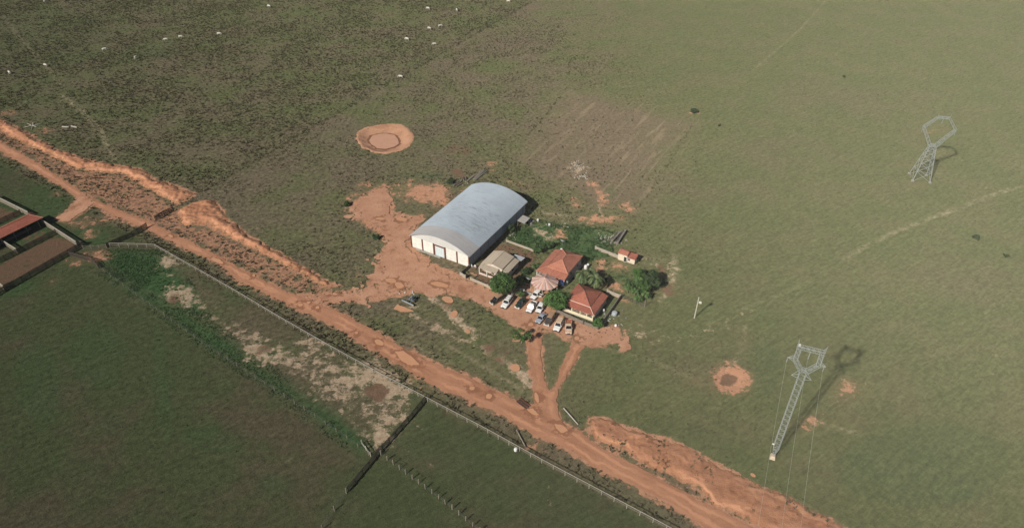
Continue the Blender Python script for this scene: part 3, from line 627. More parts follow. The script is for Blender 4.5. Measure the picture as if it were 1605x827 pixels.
# ---- generic hipped/gabled helpers
def hip(b, x0, x1, y0, y1, e, apex, th=.10, ridge=None):
    """hip roof over a rectangle; ridge = (y0, y1) along y, or a single apex"""
    ax, ay, az = apex; r0, r1 = ridge if ridge else (ay, ay)
    A, B, C_, D_ = (x0, y0, e), (x1, y0, e), (x1, y1, e), (x0, y1, e); E_, F_ = (ax, r0, az), (ax, r1, az)
    b.plate([A, B, E_], th); b.plate([C_, D_, F_], th)
    if ridge: b.plate([B, C_, F_, E_], th); b.plate([D_, A, E_, F_], th)
    else: b.plate([B, C_, E_], th); b.plate([D_, A, E_], th)
    return [(A, E_), (B, E_), (C_, F_), (D_, F_), (E_, F_)]
def opening(parent, kind, c, w_, h_, face, mat_f, mat_p):
    """window or door set in a wall facing -y (face='f') or +x (face='r')"""
    x, y, z = c; b = MB(); t_ = .07
    def bx(dx, dz, sw, sh, dep, off):
        if face == 'f': b.box((x + dx, y - off, z + dz), (sw, dep, sh))
        else: b.box((x + off, y + dx, z + dz), (dep, sw, sh))
    for s_ in (-1, 1): bx(s_ * w_ / 2, 0, t_, h_ + t_, .10, .03); bx(0, s_ * h_ / 2, w_ - t_, t_, .10, .03)
    o = b.build(kind, mat_f, parent); b = MB(); bx(0, 0, w_ - t_, h_ - t_, .05, .02)
    if kind == 'window': bx(0, 0, .04, h_ - t_, .06, .03)
    b.build('pane' if kind == 'window' else 'door_leaf', mat_p, o); return o

# ---- small grey-roofed house ------------------------------------------------------
def grey_house():
    h = thing('small_house', F(-84.6, 136.6), 'small house with dusty grey sheet roof and porch beside the warehouse', 'house', AV)
    mr = sheet_metal('grey_fibre_cement', (.37,.315,.25), (.31,.265,.21), R(90), 1.0, False, .6); mw = wall_mat('house_pale_wall', (.62,.52,.46), DUST, .3); md = plain('dark_gap', (.07,.065,.06), .9)
    b = MB(); b.plate([(-4.6,-.6,2.75),(-.75,-.6,4.15),(-.75,6.9,4.15),(-4.6,6.9,2.75)], .07); r = b.build('roof', mr, h)
    b = MB(); b.plate([(-.60,-.6,4.15),(2.75,-.6,3.40),(2.75,6.6,3.40),(-.60,6.6,4.15)], .07); r2 = b.build('roof', mr, h)
    b = MB(); b.plate([(2.85,-.5,3.22),(4.6,-.4,2.65),(4.6,6.5,2.65),(2.85,6.5,3.22)], .07); b.build('roof', mr, h)
    b = MB(); b.box((-.675, 3.1, 4.06), (.30, 7.4, .08)); b.box((2.8, 3.1, 3.20), (.30, 7.1, .06)); b.build('ridge_gap', md, h)
    b = MB(); b.plate([(-4.45,-2.2,2.45),(1.6,-2.2,2.45),(1.6,-.35,2.95),(-4.45,-.35,2.95)], .06); b.build('porch_roof', mr, h)
    b = MB(); b.plate([(1.5,6.75,2.55),(5.0,6.75,2.55),(5.0,9.2,2.25),(1.5,9.2,2.25)], .06)
    tag(b.build('lean_to_roof', sheet_metal('blue_grey_sheet', (.36,.37,.40), (.30,.31,.34), 0, 1.0, False), h), 'blue grey lean-to roof at the back')
    b = MB(); b.box((0, 3.1, 1.32), (8.4, 6.6, 2.64)); b.build('wall', mw, h)
    b = MB(); b.add([(-4.2,-.22,2.66),(2.7,-.22,2.66),(2.7,-.22,3.36),(-.67,-.22,4.06),(-4.2,-.10,2.66),(2.7,-.10,2.66),(2.7,-.10,3.36),(-.67,-.10,4.06)], [(0,1,2,3),(7,6,5,4),(0,3,7,4),(1,0,4,5),(2,1,5,6),(3,2,6,7)])
    b.build('gable_wall', plain('gable_pale', (.68,.58,.52), .85), h)
    for x in (-4.2, -1.6, 1.3):
        b = MB(); b.box((x, -2.0, 1.2), (.2, .2, 2.4)); b.build('porch_post', M_WHITE, h)
    b = MB(); b.box((-2.9, -2.0, .35), (2.2, .14, .7)); b.box((-.2, -2.0, .35), (2.2, .14, .7)); b.build('porch_parapet', mw, h)
    opening(h, 'window', (-2.7, -.2, 1.45), 1.3, 1.1, 'f', M_WHITE, M_GLASS); opening(h, 'door', (-.6, -.2, 1.05), .9, 2.0, 'f', M_WHITE, M_DARKW); opening(h, 'window', (4.2, 3.0, 1.45), 1.3, 1.0, 'r', M_WHITE, M_GLASS)
    for y in (8.8,):
        for x in (1.8, 4.7): b = MB(); b.box((x, y, 1.1), (.12, .12, 2.2)); b.build('lean_to_post', M_GREYT, h)
grey_house()

# ---- two tiled houses --------------------------------------------------------------
M_TILE1 = tile_mat('clay_tile_bright', (.40,.165,.112), (.34,.128,.086), (.22,.085,.06)); M_TILE2 = tile_mat('clay_tile_dark', (.34,.118,.080), (.27,.090,.062), (.18,.065,.048))
M_RIDGE = plain('clay_ridge', (.50,.235,.15), .85, .25, 3); M_RIDGED = plain('dark_ridge', (.17,.075,.05), .85, .25, 3); M_FLASH = plain('pale_mortar_flashing', (.72,.52,.42), .8, .2, 3)
def tiled_house_one():
    h = thing('tiled_house', F(-68.8, 147.5), 'orange red tiled house with wide verandas behind the striped canopy', 'house', AV)
    mw = wall_mat('house_rose_wall', (.55,.42,.36), DUST, .3)
    b = MB(); rg = hip(b, -2.6, 4.3, -3.6, 6.6, 3.15, (.9, 0, 5.1), .10, (-.6, 2.2)); r = b.build('roof', M_TILE1, h)
    b = MB()
    for p, q in rg: b.bar((p[0], p[1], p[2] + .05), (q[0], q[1], q[2] + .05), .13, 6)
    b.build('ridge_tile', M_RIDGE, r)
    b = MB(); b.plate([(-4.9,-6.0,2.45),(4.5,-6.0,2.45),(4.5,-3.45,3.08),(-2.75,-3.45,3.08)], .09); v1 = b.build('front_veranda_roof', M_TILE1, h)
    b = MB(); b.bar((-4.9,-6.0,2.55),(-2.7,-3.5,3.18), .12, 6); b.bar((-2.7,-3.42,3.16),(4.45,-3.42,3.16), .11, 6); b.build('ridge_tile', M_RIDGE, v1)
    b = MB(); b.plate([(-4.9,-5.9,2.44),(-2.72,-3.5,3.08),(-2.72,6.4,3.08),(-4.9,6.4,2.44)], .09); b.build('side_veranda_roof', M_TILE1, h)
    b = MB(); b.box((.9, 1.5, 1.5), (6.3, 9.4, 3.0)); b.build('wall', mw, h)
    for x, y in ((-4.6,-5.7),(-1.6,-5.7),(1.4,-5.7),(4.2,-5.7),(-4.6,-1.6),(-4.6,2.4),(-4.6,6.1)): b = MB(); b.box((x, y, 1.2), (.2, .2, 2.4)); b.build('veranda_post', M_WHITE, h)
    b = MB(); b.box((-.2, .2, .06), (9.6, 12.4, .2)); b.build('veranda_floor', M_CONC, h)
    opening(h, 'door', (0, -3.2, 1.15), .95, 2.1, 'f', M_WHITE, M_DARKW); opening(h, 'window', (2.4, -3.2, 1.6), 1.2, 1.0, 'f', M_WHITE, M_GLASS)
    opening(h, 'window', (4.05, -1, 1.6), 1.2, 1.0, 'r', M_WHITE, M_GLASS); opening(h, 'window', (4.05, 3.5, 1.6), 1.2, 1.0, 'r', M_WHITE, M_GLASS)
tiled_house_one()
def tiled_house_two():
    h = thing('tiled_house', F(-55.5, 136.5), 'dark red tiled house with pale flashing and cream veranda wall', 'house', AV)
    mw = wall_mat('house_cream_wall', (.74,.66,.46), DUST, .25)
    b = MB(); rg = hip(b, -4.6, 2.75, -2.6, 5.0, 3.2, (-.6, .5, 5.4), .10); r = b.build('roof', M_TILE2, h)
    b = MB()
    for p, q in rg[:4]: b.bar((p[0], p[1], p[2] + .04), (q[0], q[1], q[2] + .04), .10, 6)
    b.build('ridge_tile', M_RIDGED, r)
    b = MB(); b.plate([(-4.6,-4.7,2.45),(4.75,-4.7,2.45),(2.8,-2.72,3.05),(-4.6,-2.72,3.05)], .09); v1 = b.build('front_veranda_roof', M_TILE2, h)
    b = MB(); b.box((-.9, -2.68, 3.10), (7.5, .16, .16)); b.bar((4.75,-4.7,2.5),(2.8,-2.7,3.1), .09, 6); b.build('flashing', M_FLASH, v1)
    b = MB(); b.plate([(4.75,-4.6,2.44),(4.75,4.9,2.44),(2.86,5.0,3.05),(2.86,-2.72,3.05)], .09); b.build('side_veranda_roof', M_TILE2, h)
    b = MB(); b.box((-1.0, 1.2, 1.5), (6.8, 7.2, 3.0)); b.build('wall', mw, h)
    b = MB(); b.box((-.1, -4.25, .5), (8.9, .16, 1.0)); b.box((4.3, .2, .5), (.16, 8.7, 1.0)); b.build('veranda_parapet', mw, h)
    b = MB(); b.box((0, .2, .08), (9.2, 9.2, .16)); b.build('veranda_floor', M_CONC, h)
    for x, y in ((-4.4,-4.25),(-1.9,-4.25),(.6,-4.25),(2.6,-4.25),(4.35,-4.25),(4.35,-.8),(4.35,2.2),(4.35,4.5)): b = MB(); b.box((x, y, 1.24), (.22, .24, 2.46)); b.build('veranda_post', mw, h)
    opening(h, 'door', (-1, -2.43, 1.2), .95, 2.1, 'f', M_WHITE, M_DARKW); opening(h, 'window', (1.1, -2.43, 1.6), 1.3, 1.0, 'f', M_WHITE, M_GLASS); opening(h, 'window', (2.42, 1.2, 1.6), 1.3, 1.0, 'r', M_WHITE, M_GLASS)
    for k in range(2):                                          # hammocks' ropes tied between posts read as dark loops
        b = MB(); x0 = -1.6 + 2.6 * k; pts = [(x0 + 1.9 * i / 8, -4.15, 1.75 - .55 * sin(pi * i / 8)) for i in range(9)]; b.tube(pts, [.05] + [.13] * 7 + [.05], 6); b.build('hammock', plain('hammock_cloth', (.22,.12,.09), .9), h)
tiled_house_two()
def outhouse():
    h = thing('outbuilding', F(-53.7, 162.3), 'tiny cream outbuilding with stepped orange tile roofs and dark doorway', 'outbuilding', AV)
    mw = wall_mat('outhouse_cream', (.72,.62,.48), DUST, .3)
    b = MB(); b.plate([(-2.7,-.9,2.55),(.45,-.9,2.55),(.45,.7,3.1),(-2.7,.7,3.1)], .09); b.plate([(-2.7,.72,3.1),(.45,.72,3.1),(.45,1.8,2.75),(-2.7,1.8,2.75)], .09); b.build('roof', M_TILE1, h)
    b = MB(); b.plate([(.5,-.9,2.0),(3.0,-.9,2.0),(3.0,1.7,2.5),(.5,1.7,2.5)], .09); b.build('lower_roof', M_TILE2, h)
    b = MB(); b.box((-1.1, .4, 1.25), (2.9, 2.0, 2.5)); b.build('wall', mw, h)
    b = MB(); b.box((1.65, .4, .95), (2.3, 1.9, 1.9)); b.build('side_wall', mw, h)
    opening(h, 'door', (-.2, -.62, .95), .9, 1.8, 'f', M_WHITE, M_DARK); opening(h, 'window', (1.0, -.58, 1.25), .7, .8, 'f', M_WHITE, M_DARK)
outhouse()

# ---- striped canopy ---------------------------------------------------------------
def canopy():
    x, y, _ = F(-69.0, 138.2); h = thing('striped_canopy', (x, y, 0), 'round tent canopy with faded pink and white stripes', 'canopy', AV)
    m1 = plain('canopy_pale', (.58,.46,.42), .8, .25, 2); m2 = plain('canopy_pink', (.52,.27,.20), .8, .25, 2)
    b = MB(); n = 40; Rr = [0, .5, 1.5, 2.7, 3.75]; Z = [4.2, 3.85, 3.35, 2.9, 2.5]
    def P(i, k, dz=0):
        a = 2 * pi * k / n; sc = 1 + (.05 if k % 4 == 0 else (-.03 if k % 4 == 2 else 0)) * (i / 4); sag = -.16 * (k % 4 == 2) * (i / 4) - .08 * (k % 2) * (i / 4)
        return (Rr[i] * cos(a) * sc * 1.04, Rr[i] * sin(a) * sc, Z[i] + sag + dz)
    for k in range(n):
        w_ = k % 2
        for i in range(4):
            q = [P(i, k), P(i + 1, k), P(i + 1, k + 1), P(i, k + 1)]; b.add(q + [(a_, b_, c_ - .03) for a_, b_, c_ in q], [(0,1,2,3),(7,6,5,4)] + ([(1,5,6,2)] if i == 3 else []), w_)
    b.build('canopy_cloth', [m1, m2], h)
    b = MB(); b.bar((0,0,0),(0,0,4.3), .06, 8); b.build('centre_pole', M_GREYT, h)
    for k in range(0, n, 4): p = P(4, k); b = MB(); b.bar((p[0]*.97, p[1]*.97, 0),(p[0]*.97, p[1]*.97, p[2] - .05), .05, 6); b.build('pole', M_WHITE, h)
canopy()
# ================================================================== CORRAL
def board_fence(name, pts, label, mat, h=1.7, boards=5, step=2.4, cap=None, thick=.05, cat='fence', group=None, bh=.20):
    """posts with horizontal planks; pts are world (x, y)"""
    o = thing(name, (pts[0][0], pts[0][1], 0), label, cat, 0, group)
    rails, posts, caps = MB(), [], MB()
    for (x0, y0), (x1, y1) in zip(pts[:-1], pts[1:]):
        L = math.hypot(x1 - x0, y1 - y0); a = math.atan2(y1 - y0, x1 - x0); n = max(1, round(L / step))
        for k in range(n):
            p, q = k / n, (k + 1) / n; mx, my = x0 + (x1 - x0) * (p + q) / 2, y0 + (y1 - y0) * (p + q) / 2
            for j in range(boards):
                z = h * (j + .6) / boards; rails.box((mx + .06 * sin(a), my - .06 * cos(a), z + random.uniform(-.03, .03)), (L / n * 1.01, thick, bh * h / boards / .34 if False else bh), a + random.uniform(-.004, .004))
        if cap: caps.box(((x0 + x1) / 2, (y0 + y1) / 2, h + .06), (L, .26, .10), a)
        for k in range(n + 1):
            if k == n and (x1, y1) != tuple(pts[-1]): continue
            posts.append((x0 + (x1 - x0) * k / n, y0 + (y1 - y0) * k / n))
    rails.build('planks', mat, o, True)
    if cap: caps.build('top_rail', cap, o, True)
    for (x, y) in posts[:95]:
        b = MB(); b.bar((x, y, -.1), (x + random.uniform(-.05, .05), y + random.uniform(-.05, .05), h + random.uniform(.0, .18)), .10, 6); b.build('post', mat, o, True)
    return o
def FF(v, u): return F(v, u)[:2]
board_fence('corral_fence', [FF(-256, 86.8), FF(-234.6, 86.4)], 'whitewashed plank fence at the far side of the cattle yard, behind the shed', M_GREYT, 1.7, 5, 2.4, M_WHITEW, group='cattle yard fences')
board_fence('corral_fence', [FF(-227, 86.0), FF(-205.0, 83.9)], 'whitewashed plank fence between cattle shed and brown pen, longest pale rail', M_GREYT, 1.7, 5, 2.4, M_WHITEW, group='cattle yard fences')
board_fence('corral_fence', [FF(-239, 70), FF(-238.6, 85.9)], 'dark plank fence of the pen behind the cattle shed', M_DARKW, 1.7, 5, group='cattle yard fences')
board_fence('corral_fence', [FF(-217.3, 66), FF(-217.2, 84.7)], 'dark plank fence between green strip and brown pen', M_DARKW, 1.7, 5, group='cattle yard fences')
board_fence('corral_fence', [FF(-226.9, 73.0), FF(-217.4, 72.4)], 'short pale plank fence joining shed corner to the dark fence', M_GREYT, 1.6, 4, 2.4, M_WHITEW, group='cattle yard fences')
board_fence('corral_fence', [FF(-202.0, 55), FF(-203.4, 84.9), FF(-204.9, 84.6)], 'long dark plank fence along the outer edge of the brown pen', M_DARKW, 1.8, 6, group='cattle yard fences')
board_fence('corral_fence', [FF(-206, 60.5), FF(-202.4, 60.0)], 'stub of pale fence crossing the pen at the left edge', M_GREYT, 1.6, 4, 1.8, M_WHITEW, group='cattle yard fences')
board_fence('cattle_chute', [g(110, 400), g(147, 410.5), g(155, 420)], 'broken dark plank chute leading out of the cattle yard', M_DARKW, 1.5, 4, 1.9, cat='cattle chute')
board_fence('post_fence', [g(131, 389.5), g(168, 388.5)], 'short run of grey posts between pen corner and white rail', M_GREYT, 1.3, 2, 2.2, bh=.08, group='post and rail fences')
board_fence('plank_fence', [g(168.6, 388), g(208.5, 370), g(231, 356)], 'dark plank fence running from pale rail to the dirt road', M_DARKW, 1.8, 6, 2.2, group='dark plank fences')
board_fence('plank_gate', [g(244, 345.8), g(258, 337.5), g(273, 331)], 'dark plank gate across the ditch beside the road', M_DARKW, 1.9, 6, 2.2, cat='gate')
board_fence('plank_fence', [g(669, 625), g(640, 660), g(600, 704), g(546, 769)], 'dark plank fence cutting across the front paddock from the rail fence', M_DARKW, 1.6, 5, 2.2, group='dark plank fences', bh=.17)

def cattle_shed():
    h = thing('cattle_shed', F(-227.4, 76), 'open cattle shed with long orange tile roof at left edge', 'shed', AV)
    b = MB(); L0, L1 = -20, 9.2
    b.plate([(2.6, L0, 2.9), (2.6, L1 + .9, 2.9), (-.6, L1 - 1.3, 4.2), (-.6, L0, 4.2)], .1); b.plate([(-.62, L0, 4.2), (-.62, L1 - 1.3, 4.2), (-3.6, L1 + .6, 3.0), (-3.6, L0, 3.0)], .1); b.plate([(2.6, L1 + .9, 2.9), (-3.6, L1 + .6, 3.0), (-.61, L1 - 1.28, 4.2)], .1)
    r = b.build('roof', M_TILE2, h); b = MB(); b.bar((-.6, L0, 4.25), (-.6, L1 - 1.3, 4.25), .12, 6); b.bar((-.6, L1 - 1.3, 4.25), (2.6, L1 + .9, 2.95), .1, 6); b.build('ridge_tile', M_RIDGE, r)
    for x in (-3.2, 2.2):
        for k in range(8): b = MB(); b.box((x, L0 + 1 + k * 3.9, 1.45), (.2, .2, 2.9)); b.build('post', M_GREYT, h)
    b = MB()
    for k in range(4): b.box((2.2, (L0 + L1) / 2, .35 + k * .4), (.06, L1 - L0 - 1, .18))
    b.build('side_rails', M_DARKW, h); b = MB(); b.box((-3.2, (L0 + L1) / 2, 1.2), (.15, L1 - L0 - 1.2, 2.4)); b.build('back_wall', M_DARKW, h)
    b = MB(); b.box((.8, -5, .35), (.8, 22, .6), 0); b.build('feed_trough', M_CONC, h)
cattle_shed()

# ================================================================== FENCES IN THE OPEN
def resample(P, step):
    P = np.asarray(P, float); sg = np.hypot(*np.diff(P, axis=0).T); cum = np.concatenate([[0], np.cumsum(sg)]); n = max(1, int(round(cum[-1] / step)))
    d = np.linspace(0, cum[-1], n + 1); return np.stack([np.interp(d, cum, P[:, 0]), np.interp(d, cum, P[:, 1])], 1)
def wire_fence(name, P, step, h, label, mp, mw, wires=(.4, .8, 1.2), rail=None, pr=.07, wr=.012, cat='fence', group=None, jit=.06):
    pts = resample(P, step); o = thing(name, (pts[0][0], pts[0][1], 0), label, cat, 0, group)
    for i, (x, y) in enumerate(pts[:100]):
        b = MB(); j = lambda: random.uniform(-jit, jit); hh = h * random.uniform(.92, 1.1) if not rail else h
        b.bar((x, y, -.15), (x + j(), y + j(), hh), pr * random.uniform(.85, 1.15), 6); b.build('post', mp, o, True)
    if len(pts) > 100:
        b = MB()
        for x, y in pts[100:]: b.bar((x, y, -.15), (x, y, h), pr, 6)
        e = b.build('post', mp, o, True); e['kind'] = 'stuff'
    w = MB()
    for z in wires:
        for p, q in zip(pts[:-1], pts[1:]): w.bar((p[0], p[1], z * h), (q[0], q[1], z * h), wr, 3)
    if wires: w.build('wire', mw, o, True)
    if rail:
        r = MB()
        for p, q in zip(pts[:-1], pts[1:]):
            a = math.atan2(q[1] - p[1], q[0] - p[0]); r.box(((p[0] + q[0]) / 2, (p[1] + q[1]) / 2, h + .03), (math.hypot(*(q - p)) + .02, .12, .08), a)
        r.build('top_rail', rail, o, True)
        r = MB()
        for p, q in zip(pts[:-1], pts[1:]):
            a = math.atan2(q[1] - p[1], q[0] - p[0]); r.box(((p[0] + q[0]) / 2, (p[1] + q[1]) / 2, h * .55), (math.hypot(*(q - p)) + .02, .04, .12), a)
        r.build('lower_rail', M_GREYT, o, True)
    return o
M_WIRE = plain('old_wire', (.30,.29,.27), .5, .2, 2, .6)
wire_fence('rail_fence', gp([(173,386.5),(205,387),(243,388),(300,420),(370,460),(440,502),(520,548),(600,592),(680,634),(760,676),(850,726),(950,779),(1040,827),(1180,900)]), 2.9, 1.35, 'long whitewashed rail fence following the near side of the dirt road', M_WHITEW, M_WIRE, (.25, .8), M_WHITEW, .065)
wire_fence('post_fence', gp([(155,420),(190,446),(240,482),(330,547),(420,605),(500,657),(545,688),(578,713)]), 3.6, 1.4, 'line of grey posts and wire edging the dark front paddock', M_GREYT, M_WIRE, (.3, .6, .9), None, .07, .014, group='post and rail fences')
wire_fence('post_fence', gp([(588,706),(640,745),(700,790),(745,827),(810,880)]), 1.9, 1.45, 'close set grey posts casting shadows below the dark plank fence', M_GREYT, M_WIRE, (.3, .6, .9), None, .12, .016, group='post and rail fences', jit=.12)
wire_fence('post_fence', gp([(543,772),(532,789),(520,806),(505,830),(490,860)]), 4.2, 1.6, 'few tall grey posts continuing the line of the plank fence', M_GREYT, M_WIRE, (.3, .6, .9), None, .12, .016, group='post and rail fences')
board_fence('rail_stub', [g(567, 695), g(581, 714)], 'pale timber rails where two paddock fences meet', M_WHITEW, 1.2, 2, 2.0, bh=.14)
wire_fence('wire_fence', gp([(308,306),(420,238),(560,156),(700,76),(842,-1),(900,-32)]), 3.4, 1.4, 'long wire fence crossing the upper pasture to the top edge', M_GREYT, M_WIRE, (.3, .6, .9), None, .085, .014)

# ---- yard walls
def low_wall(P, h, th, label, mat, name='yard_wall', cat='wall', group='low walls around the houses', pier=True, mp=None):
    o = thing(name, (P[0][0], P[0][1], 0), label, cat, 0, group); b = MB()
    for (x0, y0), (x1, y1) in zip(P[:-1], P[1:]):
        a = math.atan2(y1 - y0, x1 - x0); b.box(((x0 + x1) / 2, (y0 + y1) / 2, h / 2 - .05), (math.hypot(x1 - x0, y1 - y0), th, h + .1), a)
    b.build('wall_body', mat, o, True)
    if pier:
        for x, y in P: b = MB(); b.box((x, y, h / 2 + .08), (th + .16, th + .16, h + .2), AV); b.build('pier', mp or mat, o, True)
    return o
M_YW = wall_mat('yard_wall_pale', (.40,.35,.28), DUST, .1); M_YWD = wall_mat('yard_wall_grey', (.20,.17,.14), (.16,.09,.06), .1)
low_wall([g(735.5, 419.3), g(722, 430.5)], 1.1, .2, 'dark yard wall from the warehouse corner to the road', M_YWD)
low_wall([g(722, 431), g(729.5, 436)], 1.1, .22, 'stub of grey wall left of the small house gate', M_YW)
low_wall([g(738.4, 438.8), g(764.5, 450), g(775, 456)], .9, .24, 'pale front wall of the small house, running up to the big tree', M_YW)
low_wall([g(794.2, 378.5), g(836.8, 394)], .7, .18, 'thin pale wall between garden and yard of the small house', M_YW)
low_wall([g(872, 489), g(893, 498.5), g(913, 507.5)], 1.1, .2, 'grey front wall of the dark tiled house, left of its gate', M_YWD)
low_wall([g(917, 509), g(937.5, 516)], 1.1, .2, 'short grey front wall right of the gate, ending at the corner bush', M_YWD)
low_wall([g(937.5, 516), g(972, 467.3)], 1.1, .2, 'dark side wall of the dark tiled house facing the open pasture', M_YWD)
low_wall([g(951.8, 459), g(972, 467)], 1.2, .2, 'pale back wall behind the dark tiled house', M_YW)
low_wall([g(933.5, 390.6), g(963.5, 402.3), g(971, 405)], 1.1, .22, 'pale weathered wall running to the tiny outbuilding', M_YW)
wire_fence('yard_fence', gp([(973,466),(990,473),(1010,481)]), 1.3, 1.1, 'dark picket fence from yard corner to the tall grey post', M_DARKW, M_WIRE, (.3, .6, .9), None, .06, .03)
for i, (p, q, lb) in enumerate((((913.5,508),(917,509.5),'dark gate in the front wall of the dark tiled house'),)):
    a_, b_ = g(*p), g(*q); t = thing('yard_gate', (*a_, 0), lb, 'gate', math.atan2(b_[1] - a_[1], b_[0] - a_[0])); L = math.hypot(b_[0] - a_[0], b_[1] - a_[1])
    b = MB(); b.box((L / 2, 0, .65), (L, .06, 1.1)); b.build('gate_leaf', M_DARKW, t)

# ================================================================== LATTICE TOWERS AND LINES
M_LAT = plain('tower_steel', (.33,.36,.35), .6, .12, 1, .1)
def lattice_beam(b, p, q, w0, w1, n, r, rd, side=(0, 0, 1)):
    """box lattice from p to q: four chords, zigzag lacing"""
    p, q = np.array(p, float), np.array(q, float); d = (q - p) / np.linalg.norm(q - p); a = np.cross(d, side); a /= np.linalg.norm(a); c = np.cross(a, d); R_ = []
    for i in range(n + 1):
        t_ = i / n; w = w0 + (w1 - w0) * t_; m = p + (q - p) * t_
        R_.append([m + (a * s1 + c * s2) * w / 2 for s1, s2 in ((-1, -1), (1, -1), (1, 1), (-1, 1))])
    for i in range(n):
        for k in range(4):
            b.bar(R_[i][k], R_[i + 1][k], r, 4)
            k2 = (k + 1) % 4
            if (i + k) % 2: b.bar(R_[i][k], R_[i + 1][k2], rd, 4)
            else: b.bar(R_[i][k2], R_[i + 1][k], rd, 4)
            if i % 2 == 0: b.bar(R_[i][k], R_[i][k2], rd, 4)
    return R_
def tower_guyed():
    x, y = g(1210.6, 716.7); t = thing('lattice_tower', (x, y, 0), 'tall single mast lattice pylon with window shaped head, near the road', 'pylon', R(-22), 'power line pylons')
    b = MB(); lattice_beam(b, (0,0,.9), (0,0,4), .25, 1.25, 5, .05, .028, (0, 1, 0)); lattice_beam(b, (0,0,4), (0,0,26.7), 1.15, 1.2, 30, .05, .022, (0, 1, 0)); b.build('mast', M_LAT, t)
    hd = MB(); S = lambda p, q, n=7, w=.75, w1=.75: lattice_beam(hd, p, q, w, w1, n, .046, .024, (0, 1, 0))
    S((-.35,0,26.7), (-2.1,0,29.3), 5, .8, .75); S((.35,0,26.7), (2.1,0,29.3), 5, .8, .75); S((-2.1,0,29.3), (-2.05,0,32.4), 6, .75, .75); S((2.1,0,29.3), (2.05,0,32.4), 6, .75, .75); S((-2.55,0,32.7), (2.55,0,32.7), 10, .7, .7)
    S((-.4,0,27.2), (.4,0,27.2), 2, .7, .7); hd.build('head_frame', M_LAT, t)
    for s_ in (-1, 1): b = MB(); b.bar((s_*2.5,0,32.9), (s_*2.55,0,34.6), .07, 4, 0, .03); b.bar((s_*2.1,.3,33),(s_*2.55,0,34.2), .035); b.bar((s_*2.1,-.3,33),(s_*2.55,0,34.2), .035); b.build('earth_peak', M_LAT, t)
    for s_ in (-1, 1):
        b = MB(); e = (s_*3.5, 0, 29.4)
        for yy in (-.38, .38): b.bar((s_*2.3, yy, 30.1), e, .05); b.bar((s_*2.2, yy, 29.0), e, .05)
        b.bar((s_*2.8,-.2,29.7),(s_*2.8,.2,29.3), .03); b.build('cross_arm', M_LAT, t)
    for s_ in (-1, 1):
        b = MB(); e = (s_*1.9, 0, 25.1)
        for yy in (-.6, .6): b.bar((s_*.6, yy, 26.5), e, .05); b.bar((s_*.62, yy, 25.3), e, .05)
        b.build('guy_bracket', M_LAT, t)
    mi = plain('insulator_glass', (.30,.36,.34), .2, .1)
    for xx in (-3.5, 0, 3.2): b = MB(); b.tube([(xx,0,29.4 if xx else 32.2), (xx,0,28.1 if xx else 30.2)], [.09, .09], 8); b.build('insulator', mi, t)
    b = MB(); b.box((0,0,.42), (1.2,1.2,1.0), 0, 0, .75); b.build('footing', plain('footing_concrete', (.60,.48,.36), .9), t)
    b = MB(); b.box((-.72,0,4.3), (.5,.06,.4)); b.build('sign_plate', M_WHITE, t)
    b = MB(); b.box((-2.2,0,33.15), (.35,.5,.25)); b.build('aerial_marker', M_WHITE, t)
    return t
tower_guyed()
def tower_legs():
    x, y = g(1441, 279.5); t = thing('lattice_tower', (x, y, 0), 'four legged lattice pylon with wide open head, standing in far pasture', 'pylon', R(-13), 'power line pylons')
    def corner(s1, s2, z): k = z / 13.0; return np.array([s1 * (2.9 + (1.05 - 2.9) * k), s2 * (2.7 + (.75 - 2.7) * k), z])
    for s1 in (-1, 1):
        for s2 in (-1, 1):
            b = MB(); b.bar(corner(s1, s2, -.2), corner(s1, s2, 13), .13, 4, 0, .10); lg = b.build('leg', M_LAT, t); b = MB(); b.box(tuple(corner(s1, s2, .1)), (.8,.8,.6)); b.build('footing', M_CONC, lg)
    b = MB(); zs = [0, 3.6, 6.6, 9.2, 11.3, 13]
    for z0, z1 in zip(zs[:-1], zs[1:]):
        for A_, B_ in (((-1,-1),(1,-1)), ((1,-1),(1,1)), ((1,1),(-1,1)), ((-1,1),(-1,-1))):
            b.bar(corner(*A_, z0), corner(*B_, z1), .055); b.bar(corner(*B_, z0), corner(*A_, z1), .055); b.bar(corner(*A_, z1), corner(*B_, z1), .06)
    b.build('bracing', M_LAT, t)
    hd = MB(); S = lambda p, q, n, w, w1: lattice_beam(hd, p, q, w, w1, n, .07, .032, (0, 1, 0))
    S((-.8,0,13), (-5.0,0,19.6), 9, 1.0, .75); S((.8,0,13), (5.0,0,19.6), 9, 1.0, .75); S((-5.1,0,19.6), (-1.8,0,23.6), 6, .75, .6); S((5.1,0,19.6), (1.8,0,23.6), 6, .75, .6); S((-1.8,0,23.6), (1.8,0,23.6), 5, .6, .6); S((-.9,0,13.3), (.9,0,13.3), 3, .7, .7); hd.build('head_frame', M_LAT, t)
    for s_ in (-1, 1): b = MB(); b.bar((s_*1.8,0,23.8),(s_*2.0,0,25.0), .09, 4, 0, .04); b.build('earth_peak', M_LAT, t)
    mi = MATS['insulator_glass']
    for xx in (-5.2, 0, 5.2): b = MB(); b.tube([(xx,0,19.3 if xx else 23.3), (xx,0,17.8 if xx else 21.4)], [.10,.10], 8); b.build('insulator', mi, t)
tower_legs()
